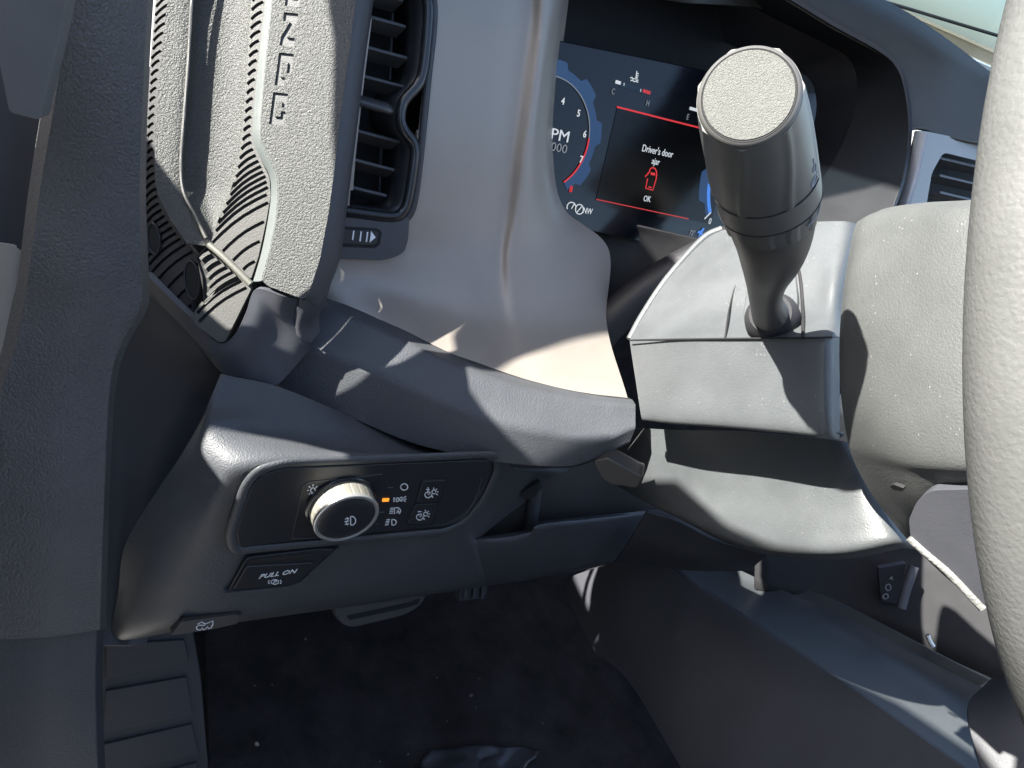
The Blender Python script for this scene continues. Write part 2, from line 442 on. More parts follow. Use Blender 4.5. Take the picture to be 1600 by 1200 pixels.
rows = [[P(-45, 985, .490), P(-30, 985, .475), P(70, 980, .483), P(152, 970, .499), P(163, 968, .522)],
        [P(-45, 1110, .505), P(-30, 1110, .49), P(70, 1110, .498), P(150, 1100, .514), P(161, 1100, .54)],
        [P(-60, 1290, .535), P(-40, 1290, .52), P(70, 1290, .528), P(158, 1290, .543), P(170, 1290, .57)]]
patch('lower_panel', rows, plastic('sill_plastic', (.05, .052, .058), .55, 620, .0003), pt, 6, 6, .004, .002, su=(1, 3))
ws = thing('door_seal', 'smooth dark grey rubber door seal hanging at the upper left corner', 'door seal', P(50, 180, .38))
pl = Plane(P(50, 90, .335), 10, 20)
plate('seal_strip', [(-20, -60), (118, -60), (92, 60), (62, 188), (14, 176), (-2, 96), (-4, 70)], pl, plastic('seal_rubber', (.10, .10, .10), .6, 1400, .00004), ws, .012, 8, .004, seg=4)
jamb = thing('door_jamb', 'pale painted door jamb showing at the left edge beside the pillar trim', 'door jamb', P(0, 480, .5))
rows = [[P(-160, 372, .50), P(-60, 376, .5), P(18, 384, .5), P(40, 400, .51)],
        [P(-160, 520, .52), P(-60, 520, .52), P(8, 520, .52), P(30, 520, .53)],
        [P(-160, 700, .54), P(-60, 700, .54), P(0, 700, .54), P(20, 700, .55)]]
patch('painted_panel', rows, M_body, jamb, 5, 5, .004, .001)
rows = [[P(-170, -80, .52), P(-40, -80, .5), P(60, -80, .5), P(120, -60, .5)],
        [P(-170, 180, .53), P(-40, 180, .51), P(30, 180, .51), P(80, 180, .5)],
        [P(-170, 385, .53), P(-40, 385, .515), P(20, 392, .515), P(60, 392, .51)]]
patch('rubber_liner', rows, M_dark, jamb, 5, 5, .006, .001)

# ================================================================== DASH END PANEL
ep = thing('dash_end_panel', 'smooth dark triangular panel closing the dash end between pillar trim and light switch', 'dash panel', P(200, 950, .58))
rows = [[P(190, 430, .53), P(240, 462, .532), P(300, 528, .535), P(322, 560, .54), P(352, 588, .56)],
        [P(170, 530, .56), P(215, 540, .562), P(262, 570, .562), P(308, 590, .562), P(334, 612, .572)],
        [P(150, 640, .575), P(195, 645, .578), P(240, 650, .578), P(275, 650, .575), P(318, 668, .585)],
        [P(140, 800, .58), P(175, 805, .585), P(200, 810, .588), P(225, 810, .588), P(255, 815, .595)],
        [P(140, 1010, .58), P(165, 1010, .585), P(185, 1010, .588), P(205, 1010, .588), P(230, 1010, .60)]]
patch('panel', rows, M_fine, ep, 6, 6, .004, .001)

# ================================================================== KNEE FASCIA
fc = thing('lower_fascia', 'charcoal knee panel under the dash holding the light switch', 'fascia', P(560, 960, .58))
switch_outline = [(374, 855), (369, 832), (392, 762), (410, 742), (446, 732), (742, 720), (764, 720), (768, 733), (748, 775), (722, 806), (694, 820)]
k = KY
def S(px, py, dy=0): return Y(px, py, k+dy)
rows = [
 [S(345, 584, .056), S(362, 588, .054), S(440, 606, .054), S(560, 655, .05), S(650, 689, .042), S(740, 709, .045), S(840, 724, .04), S(905, 722, .045)],
 [S(325, 632, .042), S(344, 634, .04), S(430, 640, .043), S(560, 668, .04), S(650, 695, .034), S(740, 712, .036), S(838, 728, .034), S(890, 735, .042)],
 [S(308, 668, .042), S(330, 664, .034), S(420, 672, .032), S(540, 698, .022), S(650, 712, .014), S(745, 714, .011), S(820, 732, .02), S(868, 742, .036)],
 [S(276, 722, .036), S(324, 716, .019), S(400, 718, .007), S(540, 714, .004), S(650, 712, .001), S(775, 712, .004), S(812, 738, .016), S(852, 752, .036)],
 [S(250, 760, .034), S(322, 762, .012), S(372, 762, .004), S(540, 760, .004), S(650, 760, .004), S(770, 742, .002), S(800, 758, .012), S(830, 776, .034)],
 [S(196, 850, .036), S(268, 850, .014), S(352, 864, .0035), S(540, 848, .0035), S(650, 838, .0035), S(722, 822, .0), S(742, 828, .004), S(752, 838, .012)],
 [S(184, 930, .038), S(228, 930, .014), S(330, 925, .002), S(540, 895, .001), S(650, 880, .001), S(730, 868, .0), S(744, 858, .001), S(756, 846, .006)],
 [S(172, 990, .040), S(205, 992, .018), S(300, 975, .004), S(560, 938, .004), S(660, 925, .004), S(735, 914, .004), S(752, 911, .004), S(766, 908, .006)],
 [S(178, 1002, .055), S(210, 1000, .04), S(300, 983, .03), S(560, 946, .03), S(660, 931, .03), S(735, 920, .03), S(752, 917, .03), S(766, 914, .03)]]
patch('knee_panel', rows, M_dash, fc, 7, 7, .004, .001)
rows = [
 [S(738, 840, .010), S(790, 834, .010), S(828, 827, .010), S(846, 815, .010), S(930, 806, .012), S(1040, 795, .02)],
 [S(742, 850, .002), S(790, 848, .002), S(828, 840, .002), S(850, 828, .002), S(930, 818, .004), S(1050, 806, .02)],
 [S(748, 905, .003), S(800, 900, .003), S(840, 894, .003), S(900, 884, .004), S(980, 866, .008), S(1130, 838, .025)],
 [S(755, 917, .012), S(800, 910, .012), S(840, 904, .012), S(905, 892, .014), S(990, 874, .02), S(1150, 850, .035)]]
patch('lower_lip', rows, plastic('lip_plastic', (.042, .042, .045), .45, 900, .00006), fc, 7, 5, .004, .0012)
rows = [
 [S(740, 690, .045), S(860, 705, .045), S(960, 700, .05), S(1060, 720, .06)],
 [S(735, 780, .04), S(850, 770, .035), S(960, 770, .045), S(1060, 770, .055)],
 [S(730, 850, .03), S(850, 838, .03), S(960, 825, .035), S(1070, 815, .045)]]
patch('recess_panel', rows, plastic('recess_brown_plastic', (.04, .037, .034), .6, 900, .00006), fc, 5, 5, .004, .001)
tube('recess_post', [S(838, 760, .03), S(832, 800, .028), S(828, 838, .022)], .006, M_dash, fc, 4, 10)
plate('recess_slot', [(815, 770), (845, 752), (838, 775), (822, 782)], SW.off(-.02), M_black, fc, .004, 2, 0)
# soft frame rolled round the switch plate
fr = [SW(q[0], q[1], .001) for q in fillet([V2(p) for p in [(366, 861), (360, 832), (384, 757), (404, 734), (444, 723), (745, 711), (776, 711), (779, 734), (757, 780), (728, 815), (697, 830)]], 14, 5)]
bm = bmesh.new(); tube_bm(bm, fr, .0036, 12, True, .5, SW.n)
done('switch_surround', bm, M_dash, fc)

# ---- headlight switch
hs = thing('light_switch', 'black headlamp control panel with a chrome ringed rotary knob', 'light switch', SW(560, 850))
plate('face_plate', switch_outline, SW, M_satin, hs, .006, [8, 10, 10, 14, 10, 3, 6, 6, 12, 14, 14], .0006, .0025)
SP = SW.off(.0027)
strokes('panel_seam', [[(598, 741), (482, 754), (474, 760), (456, 842), (600, 838)]], SP, 1.0, M_seam, hs)
strokes('panel_seam', [[(753, 746), (748, 768), (735, 795), (722, 813), (716, 816)]], SP, 1.0, M_seam, hs)
kc = SW(532, 784, .0025); kn = SW.n
knob_r = 49.5*SW(540, 800).dot(FW)/1200
kb = lathe('knob_collar', kc, kn, [(0, knob_r*1.1), (.0015, knob_r*1.1), (.003, knob_r*1.02), (.003, knob_r*.6)], M_gloss, hs)
rp = lambda a: 1-.012*(abs(math.sin(a*12)) < .12)
kk = lathe('rotary_knob', kc, kn, [(0, knob_r*.98), (.003, knob_r), (.012, knob_r*1.0), (.0135, knob_r*.99)], simple('knob_champagne', (.45, .43, .36), .35, .7), hs, m=240, fn=rp)
lathe('chrome_ring', kc, kn, [(.0132, knob_r*.97), (.0135, knob_r*1.0), (.0148, knob_r*1.015), (.0163, knob_r*1.0), (.0168, knob_r*.955), (.0164, knob_r*.90), (.0150, knob_r*.885)], M_chrome, kk, cap=False)
lathe('knob_cap', kc, kn, [(.0145, knob_r*.895), (.0158, knob_r*.89), (.0163, knob_r*.86), (.0165, knob_r*.5), (.0165, .0001)], M_satin, kk)
KP = SW.off(.0192)
def zm(x, y, x0, y0, s): return (x0+x*s, y0+y*s)
def Z4(L): return [[p if p == 'c' else zm(p[0], p[1], 360, 690, .2625) for p in l] for l in L]
fog = [arc(722, 472, 24, 26, 105, -105, 12)+['c'], [(682, 462), (708, 458)], [(680, 478), (706, 474)], [(682, 494), (706, 490)], [(694, 452), (700, 466), (690, 482), (697, 498)]]
strokes('fog_lamp_symbol', Z4(fog), KP, 1.4, M_white, kk)
sunic = [circ(492, 291, 14, 15), [(484, 306), (486, 313), (498, 313), (500, 306)]]+[[(492+24*math.cos(a), 291-24*math.sin(a)), (492+35*math.cos(a), 291-35*math.sin(a))] for a in [math.radians(x) for x in (0, 45, 90, 135, 180, 225, 315)]]
strokes('light_symbol', Z4(sunic), SP, 1.3, M_white, hs)
strokes('off_symbol', Z4([circ(1035, 271, 21, 19)]), SP, 1.4, M_white, hs)
park = [arc(992, 347, 12, 12, 100, -100, 8)+['c'], [(970, 336), (982, 340)], [(968, 347), (982, 347)], [(970, 358), (982, 354)],
        arc(1020, 343, 12, 12, 80, 280, 8)+['c'], [(1030, 337), (1046, 326)], [(1032, 343), (1048, 343)], [(1030, 350), (1044, 358)]]
strokes('side_lamp_symbol', Z4(park), SP, 1.3, M_white, hs)
strokes('auto_lamp_symbol', Z4([arc(990, 414, 24, 20, 130, -60, 12), [(978, 396), (976, 432)], [(952, 398), (974, 397)], [(950, 408), (972, 407)], [(948, 418), (970, 417)], [(946, 428), (968, 427)], [(988, 428), (998, 404), (1008, 428)], [(991, 420), (1004, 420)]]), SP, 1.3, M_white, hs)
strokes('low_beam_symbol', Z4([arc(968, 481, 20, 17, 110, -110, 12)+['c'], [(930, 466), (950, 464)], [(926, 476), (947, 474)], [(923, 486), (944, 484)], [(920, 497), (941, 495)]]), SP, 1.3, M_white, hs)
plate('amber_indicator', [zm(x, y, 360, 690, .2625) for x, y in ((908, 342), (947, 341), (942, 357), (904, 359))], SP, M_amber, hs, .0008, .5, 0, .0006)
for L_ in ([(938, 275), (970, 274)], [(888, 423), (916, 421)], [(862, 492), (886, 491)]): strokes('unlit_marker', Z4([L_]), SP, 1.8, M_seam, hs)
for nm, q in (('brighter', [(661, 752), (698, 750.5), (685, 785), (651, 786.5)]), ('dimmer', [(649.5, 788.5), (684, 787), (675, 818), (638, 819.5)])):
    bt = plate('dimmer_button', q, SP, M_satin, hs, .003, 4, .0005, .0018)
    tag(bt, 'dimmer button marked with a plus' if nm == 'brighter' else 'dimmer button marked with a minus')
    plate('button_gap', [(x+(2.2 if i in (1, 2) else -2.2), y+(-1.6 if i < 2 else 1.6)) for i, (x, y) in enumerate(q)], SP, M_black, bt, .0006, 4, 0, .0003)
    B2 = SP.off(.0018)
    o = (0, 0) if nm == 'brighter' else (-50, 132)
    ic = [arc(1178, 318, 20, 18, 60, 300, 10), [(1178, 318), (1192, 304)], [(1166, 302), (1174, 308)], arc(1212, 300, 12, 12, 0, 330, 10), [(1186, 330), (1206, 324)], [(1200, 312), (1196, 324), (1206, 334)],
          [(1212, 282), (1210, 276)], [(1226, 288), (1230, 282)], [(1230, 300), (1238, 300)], [(1226, 312), (1234, 318)], [(1166, 286), (1186, 286)]]
    if nm == 'brighter': ic.append([(1177, 274), (1176, 298)])
    ic = [[(p[0]+o[0], p[1]+o[1]) for p in l] for l in ic]
    strokes('dimmer_symbol', Z4(ic), B2, 1.25, M_white, bt)

# ---- parking brake switch and bonnet release
pb = thing('parking_brake_switch', 'black pull switch marked PULL ON under the light switch', 'brake switch', SW(430, 915))
plate('pocket', [(352, 930), (385, 872), (500, 858), (528, 860), (474, 914), (452, 922)], SW.off(-.001), M_satin, pb, .003, [4, 8, 6, 6, 8, 8], .0008, .0028)
plate('rim', [(350, 927), (356, 931), (452, 923), (474, 915), (532, 858), (528, 856), (470, 909), (450, 917)], SW.off(.001), M_dash, pb, .005, 2, .001, .002)
plate('finger_recess', [(384, 884), (392, 874), (486, 866), (492, 872), (484, 884)], SW.off(.002), M_black, pb, .002, 4, .0004, .0006)
plate('paddle', [(364, 921), (384, 886), (486, 880), (490, 884), (470, 909), (452, 914)], SW.off(.002), M_satin, pb, .004, [3, 5, 4, 4, 6, 6], .0012, .0024, seg=3)
PB = SW.off(.0046)
text('lettering', 'PULL ON', PB, 433, 900, 6.8, M_white, pb, .0003, 1.0, .3, rot=2, bold=.01)
strokes('park_symbol', [circ(429.5, 909.5, 6, 3.6), arc(429, 909.5, 9.5, 5, 150, 215, 5), arc(430, 909.5, 9.5, 5, -35, 35, 5), [(427.5, 912), (429, 907), (432, 907.5), (432, 909), (429, 909.5)]], PB, 1.2, M_white, pb)
hr = thing('bonnet_release', 'small grey bonnet release tab with a white truck symbol', 'bonnet release', SW(320, 985))
plate('tab', [(267, 993), (283, 972), (368, 961), (375, 964), (371, 975), (330, 984)], SW.off(.0), plastic('tab_plastic', (.06, .055, .054), .5, 900, .00005), hr, .010, 2, .0008, .001)
plate('notch', [(280, 972), (286, 966), (374, 956), (378, 960), (368, 962)], SW.off(-.001), M_black, hr, .002, 2, 0, .0015)
truck = [[(308, 984), (307, 980), (310, 977), (319, 977.5), (321, 975), (333, 970.5), (332.5, 976), (330, 981), (326, 982.5), (324, 979.5), (321, 983), (318, 984.5), (316, 981.5), (313, 985), 'c'], [(309, 975.5), (315, 972), (320, 975)]]
strokes('truck_symbol', truck, SW.off(.0012), 1.7, M_white, hr)

# ================================================================== MIDDLE BAND AND SILVER BEZEL
md = thing('dash_ledge', 'charcoal ledge running under the silver dash trim', 'dash ledge', P(700, 680, .57))
rows = [
 [P(455, 486, .572), P(512, 468, .575), P(620, 511, .583), P(700, 550, .59), P(800, 587, .60), P(880, 608, .607), P(940, 619, .612), P(988, 624, .618)],
 [P(450, 500, .558), P(505, 480, .562), P(617, 524, .568), P(697, 563, .576), P(797, 598, .588), P(877, 617, .597), P(938, 627, .604), P(993, 632, .611)],
 [P(440, 535, .548), P(487, 543, .551), P(598, 585, .558), P(690, 625, .566), P(790, 663, .576), P(870, 680, .586), P(936, 690, .596), P(993, 668, .606)],
 [P(428, 600, .556), P(470, 617, .56), P(560, 657, .566), P(645, 692, .574), P(745, 716, .582), P(830, 727, .592), P(905, 725, .60), P(984, 692, .61)],
 [P(428, 603, .60), P(470, 620, .60), P(560, 660, .61), P(645, 695, .615), P(745, 719, .62), P(830, 730, .63), P(905, 728, .635), P(975, 696, .64)]]
patch('ledge', rows, M_dash, md, 7, 7, .004, .001, sv=(1, 2, 3))
tr = thing('dash_trim', 'satin silver dash trim panel between side vent and instrument display', 'dash trim', P(800, 560, .6))
D = lambda px, py, o=0: DASH(px, py, o)
vent_hole = [(545, 340), (560, 200), (578, 60), (580, -40), (640, -40), (668, -10), (673, 40), (668, 110), (634, 338), (630, 380), (620, 393), (598, 399), (520, 399)]
def trim_pt(px, py, lift, y1, d1):
    d0 = D(px, py, lift).dot(FW); y0 = 405 if px < 650 else 345 if px < 720 else 300; t_ = max(0, min(1, (py-y0)/(y1-y0)))
    return P(px, py, d0+(d1-d0)*t_**1.6)
TX = [  # column pixels: top row to bottom row
 [(560, -60), (555, 20), (540, 130), (530, 240), (524, 330), (519, 385), (515, 425), (510, 466)],
 [(640, -60), (640, 20), (630, 130), (614, 240), (606, 330), (602, 395), (606, 450), (619, 510)],
 [(700, -60), (700, 20), (690, 130), (682, 240), (676, 330), (676, 400), (684, 475), (698, 549)],
 [(775, -60), (780, 20), (765, 130), (752, 240), (742, 330), (735, 405), (736, 490), (748, 567)],
 [(822, -60), (826, 20), (811, 130), (797, 240), (787, 330), (778, 405), (782, 495), (798, 585)],
 [(852, -60), (850, 20), (838, 130), (824, 240), (815, 330), (806, 405), (816, 500), (838, 597)],
 [(880, -60), (872, 20), (858, 130), (850, 240), (858, 330), (874, 405), (882, 508), (898, 611)],
 [(896, -60), (886, 20), (873, 130), (868, 240), (885, 326), (951, 390), (948, 505), (981, 623)]]
TL = [0, 0, 0, 0, 0, .0085, .001, -.016]
TB = [.576, .582, .588, .593, .599, .604, .61, .62]
rows = [[trim_pt(*TX[c][r_], TL[c], TX[c][7][1], TB[c]) for c in range(8)] for r_ in range(8)]
patch('bezel', rows, M_silver, tr, 20, 20, .003, .0008, cut=vent_hole)
tube('shadow_gap', [P(508, 468, .579), P(618, 513, .584), P(698, 553, .59), P(798, 589, .601), P(898, 614, .611), P(984, 625, .621)], .0018, M_black, tr, 6, 6)

# ---- side air vent
av = thing('side_air_vent', 'tall black air vent with horizontal slats beside the grab handle', 'air vent', DASH(610, 330))
def VD(lift): return DASH.off(lift)
box_pts = [(520, -60), (690, -60), (680, 120), (648, 345), (520, 345)]
plate('cavity_back', box_pts, VD(-.055), M_black, av, .004, 2, 0)
def wall(name, a, b, h0, h1, mat, par):
    q = [VD(h0)(*a), VD(h0)(*b)]; n = DASH.n
    bm = bmesh.new(); v = [bm.verts.new(p) for p in (q[0], q[1], q[1]-n*(h0-h1), q[0]-n*(h0-h1))]
    f = bm.faces.new(v); me_o = done(name, bm, mat, par, solid=.002, smooth=False); return me_o
outl = [(560, -50), (640, -46), (660, -24), (669, 10), (667, 60), (661, 112), (652, 134), (636, 152), (628, 166), (626, 188), (632, 204), (645, 222), (648, 244), (640, 300), (633, 326), (622, 337), (600, 338), (540, 330)]
path = cr([DASH(x, y, .003) for x, y in outl], 5)
bm = bmesh.new(); tube_bm(bm, path, .0042, 10, False, .8, DASH.n)
done('vent_ring', bm, M_gloss, av)
inn = [(x-(5 if x > 600 else 0), y-(5 if y > 250 else 0)) for x, y in outl]
bm = bmesh.new()
pp = cr([DASH(x, y, .002) for x, y in inn], 5); pq = [p-DASH.n*.05 for p in pp]
a = [bm.verts.new(p) for p in pp]; b = [bm.verts.new(p) for p in pq]
for i in range(len(a)-1): bm.faces.new((a[i], a[i+1], b[i+1], b[i]))
done('duct_wall', bm, M_satin, av, solid=.002)
path = cr([DASH(x+9, y+(6 if y > 250 else -2), .001) for x, y in outl if not 112 < y < 230], 5)
bm = bmesh.new(); tube_bm(bm, path, .003, 8, False, .8, DASH.n); done('outer_ring', bm, M_satin, av)
for (x0, y0, x1, y1) in ((560, -18, 630, 1), (566, 23, 634, 42), (562, 71, 636, 91), (558, 117, 632, 136), (548, 202, 624, 222), (542, 247, 616, 266), (536, 290, 604, 306)):
    A, B = VD(-.010)(x0-20, y0-5.5), VD(-.010)(x1, y1)
    c = (A+B)/2; ax = (B-A)/2
    fwd = (DASH.ey*-.35-DASH.n*.94).normalized(); th = ax.cross(fwd).normalized()
    box('slat', c+fwd*.008, ax, fwd*.009, th*.0013, simple('slat_plastic', (.055, .056, .06), .4) if x0 == 560 else bpy.data.materials['slat_plastic'], av, .0008)
wall('duct_side', (552, -80), (528, 345), .0, -.055, M_black, av)
wall('duct_side', (540, -70), (690, -50), .0, -.055, M_black, av)
for x, y0, y1 in ((609, 20, 125), (600, 130, 200), (592, 210, 310)):
    tube('vane', [VD(-.03)(x+4, y0), VD(-.03)(x, y1)], .0012, M_satin, av, 3, 6)
A, B = VD(-.004)(560, 152), VD(-.004)(606, 166)
tube('vent_tab', [VD(.0)(545, 152), VD(.001)(575, 161), VD(.001)(600, 168), VD(-.001)(610, 172)], [.0062]*10+[.0058, .0052, .0044], simple('vent_tab_plastic', (.045, .045, .048), .3), av, 4, 14, flat=.6)
plate('wheel_housing', [(520, 338), (600, 344), (640, 338), (638, 375), (632, 394), (618, 402), (596, 407), (520, 404)], DASH, M_fine, av, .02, [1, 2, 6, 8, 10, 10, 8, 1], .0012, .004)
plate('wheel_opening', [(520, 353), (590, 357), (597, 362), (594, 382), (586, 388), (520, 385)], DASH, M_black, av, .004, 3, .0003, .0045)
plate('thumb_wheel', [(520, 357), (586, 360), (592, 364), (589, 380), (583, 384), (520, 381)], DASH, M_satin, av, .004, 3, .0008, .0055)
WP = VD(.0056)
strokes('wheel_mark', [[(553, 360.5), (551, 375)], [(564.5, 361.5), (562.5, 377)], [(574.5, 362.5), (572.5, 378)]], WP, 2.2, M_white, av)
plate('wheel_arrow', [(580, 361), (587, 371), (577.5, 379)], WP, M_white, av, .0003, .4, 0, .0004)

# ================================================================== GRAB HANDLE
gh = thing('grab_handle', 'large grained dash grab handle with engraved lettering and ribbed rubber pads', 'grab handle', HND(400, 560))
H = HND
# face with stencil letters cut through, floor just below
face = [(430, -80), (424, 0), (414, 100), (406, 190), (407, 222), (418, 246), (431, 272), (434, 305), (430, 345), (420, 395), (408, 436), (418, 447), (476, 468), (484, 455), (500, 405), (514, 330), (522, 270), (532, 180), (545, 90), (556, 0), (564, -80)]
def letter(shape, ox, oy, tx, ty, w_, h_):
    """letter-space a = reading direction (down the handle), b = letter height (to the right)"""
    out = []
    for a_, b_ in shape:
        out.append(Vector((ox+tx*a_*w_+b_*h_, oy+ty*a_*w_+b_*h_*.10)))
    return out
LO = [(0, 0), (1, 0), (1, 1), (.56, 1), (.56, .70), (.74, .70), (.74, .30), (.26, .30), (.26, .70), (.44, .70), (.44, 1), (0, 1)]
LC = [(0, 0), (1, 0), (1, .62), (.74, .62), (.74, .30), (.26, .30), (.26, .70), (.6, .70), (.6, 1), (0, 1)]
LN = [(0, 0), (.26, 0), (.26, .5), (.74, 0), (1, 0), (1, 1), (.74, 1), (.74, .42), (.22, 1), (0, 1)]
tx, ty = -.135, 1
holes = [letter(LO, 427, 144, tx, ty, 50, 23), letter(LC, 436, 82, tx, ty, 51, 23), letter(LN, 444, 19, tx, ty, 52, 22), letter(LO, 452, -45, tx, ty, 54, 22)]
plate('grip_face', face, H, M_handle, gh, .0016, 6, .0005, .002, holes=holes)
letters = plate('letter_floor', [(p[0]+(3 if p[0] < 450 else -3), p[1]) for p in face], H, plastic('letter_recess', (.06, .062, .06), .5, 1200, .0001), gh, .006, 6, 0, .0006)
# rounded dark side of the grip towards the vent
rows = []
for (x0, y0, x1, y1) in ((563, -80, 592, -80), (555, 0, 584, -2), (545, 90, 571, 90), (532, 180, 560, 184), (522, 270, 549, 272), (513, 335, 541, 336), (500, 405, 532, 402), (482, 458, 514, 450), (474, 466, 500, 480)):
    rows.append([H(x0-2, y0, .0015), H(x0+2, y0, .001), H(x0+(x1-x0)*.55, y0+(y1-y0)*.5, -.005), H(x1-3, y1, -.014), H(x1, y1, -.03)])
patch('grip_side', rows, plastic('grip_side_plastic', (.05, .05, .055), .55, 1100, .0001), gh, 5, 5, .003, .0006)
# step between the face and the rubber
rows = []
for (x0, y0, x1, y1) in ((421, -60, 430, -60), (417, 0, 425, 0), (406, 100, 415, 100), (398, 185, 407, 188), (399, 222, 408, 220), (411, 250, 420, 244), (424, 276, 432, 270), (426, 306, 435, 304), (421, 345, 431, 345), (411, 395, 421, 395), (398, 440, 410, 438)):
    rows.append([H(x0-3, y0, -.0005), H((x0+x1)/2, y0, .0012), H(x1+1, y1, .0022)])
patch('face_edge', rows, plastic('edge_plastic', (.075, .085, .082), .45, 1300, .00005), gh, 3, 5, .002, .0003)
def ribs(name, Lp, Rp, y0, y1, step, rise, lift, mat, w_=.48, m0=3, m1=6, outline=None, curve=-.05, keep=None):
    """rubber pad with slanting slots cut through to a dark backing; Lp, Rp run down its two edges"""
    Lc = cr([Vector((x, y, 0)) for x, y in Lp], 10); Rc = cr([Vector((x, y, 0)) for x, y in Rp], 10)
    def xat(c, y):
        for a, b in zip(c[:-1], c[1:]):
            if a.y <= y <= b.y and b.y > a.y: return a.x+(b.x-a.x)*(y-a.y)/(b.y-a.y)
        return c[0].x if y < c[0].y else c[-1].x
    hs_ = []; y = y0
    while y < y1:
        xl = xat(Lc, y); yn = y; y += step
        t_ = 0
        while t_ < 130 and xl+t_ < xat(Rc, yn-rise*t_): t_ += .5
        a0, b0 = Vector((xl, yn)), Vector((xl+t_, yn-rise*t_)); ln = (b0-a0).length
        if ln < 5: continue
        d_ = (b0-a0)/ln; n_ = Vector((-d_.y, d_.x)); hw = step*w_*.5*abs(d_.x)
        for k in range(8):
            a, b = a0+d_*(m0+k*1.5), b0-d_*(m1+k)
            if (b-a).dot(d_) < 3: break
            mid = [a.lerp(b, q_/5)+n_*(curve*ln*math.sin(math.pi*q_/5)) for q_ in range(6)]
            h_ = [p-n_*hw for p in mid]+[p+n_*hw for p in reversed(mid)]
            if keep and not all(inside(p, keep) for p in h_): continue
            if hs_ and min((p-q).length for p in h_ for q in hs_[-1]) < .8: continue
            hs_.append(h_); break
    ol = [Vector((p.x, p.y)) for p in Lc]+[Vector((p.x, p.y)) for p in reversed(Rc)]
    if outline: ol = fillet([V2(p) for p in outline], 4)
    return plate(name, ol, H, mat, gh, .0035, 0, .0003, lift, holes=hs_, raw=True)
# right pad beside the face
Lp = [(396, -60), (392, 0), (388, 70), (383, 150), (376, 225), (366, 280), (352, 318), (338, 350), (330, 378)]
Rp = [(419, -60), (415, 0), (404, 100), (396, 185), (397, 222), (408, 250), (421, 277), (423, 306), (415, 350), (404, 400), (392, 436)]
pad_ol = Lp+list(reversed(Rp))
ribs('ribbed_pad', Lp+[(352, 400), (390, 435)], Rp, -55, 436, 14.5, .72, -.0006, M_rubber, .46, 1.5, 4, outline=pad_ol, keep=fillet([V2(p) for p in pad_ol], 1))
plate('pad_backing', [(p[0]+2, p[1]) for p in Lp]+[(p[0]-3, p[1]) for p in reversed(Rp)], H, M_rubberdark, gh, .003, 4, 0, -.003)
# lower pad
Lp2 = [(306, 402), (318, 440), (306, 475), (303, 504), (318, 520), (342, 534)]
Rp2 = [(330, 384), (350, 404), (372, 424), (394, 448), (376, 492), (352, 534)]
seamline = [H(326, 382, -.001), H(345, 398, -.0003), (H(368, 420, .0004)), H(392, 444, .0006)]
tube('pad_seam', seamline, .0022, plastic('seam_rubber', (.10, .10, .085), .5, 1200, .0001), gh, 5, 10)
lowpad = [(306, 402), (322, 384), (332, 388), (394, 448), (352, 533), (342, 535), (304, 506), (301, 490), (318, 468), (316, 432)]
ribs('lower_pad', [(306, 402), (318, 432), (319, 468), (304, 492), (310, 510), (342, 534)], [(330, 386), (394, 449), (374, 490), (352, 534)], 408, 534, 14, .72, -.0006, M_rubber, .46, 5, 8, outline=lowpad, keep=fillet([V2(p) for p in lowpad], 2))
plate('lower_pad_backing', [(308, 404), (324, 390), (392, 450), (350, 530), (306, 504), (320, 468)], H, M_rubberdark, gh, .003, 3, 0, -.003)
# left ribbed strip, set back and turned away
HL = Plane(P(270, 300, .512), 22, 45)
Hs = H; H = HL
Lp3 = [(246, -60), (243, 0), (235, 90), (229, 200), (226, 300), (227, 380), (232, 430), (252, 456), (300, 492)]
Rp3 = [(276, -60), (268, 0), (257, 60), (247, 140), (242, 215), (246, 290), (262, 338), (292, 378), (312, 402)]
hole_a = circ(240, 373, 10, 26)[:-1]
side_ol = Lp3+list(reversed(Rp3))
ribs('side_ribs', Lp3, Rp3+[(308, 440), (302, 490)], -55, 490, 13.5, .85, 0, plastic('side_rubber', (.03, .03, .031), .55, 1100, .0001), .46, 2.5, 4, outline=side_ol, keep=fillet([V2(p) for p in side_ol], 1))
plate('side_backing', [(p[0]+2, p[1]) for p in Lp3]+[(p[0]-2, p[1]) for p in reversed(Rp3)], H, M_rubberdark, gh, .003, 4, 0, -.003)
for (x, y, rx, ry) in ((240, 373, 9, 24), (300, 438, 11, 30)):
    hb = plate('bolt_recess', [(p[0], p[1]) for p in circ(x, y, rx, ry, -6)[:-1]], H, M_black, gh, .003, 0, 0, .0012)
    bm = bmesh.new(); tube_bm(bm, [H(p[0], p[1], .0014) for p in circ(x, y, rx+.5, ry+.5, -6, 28)[:-1]], .0007, 8, True); done('recess_lip', bm, M_satin, hb)
H = Hs
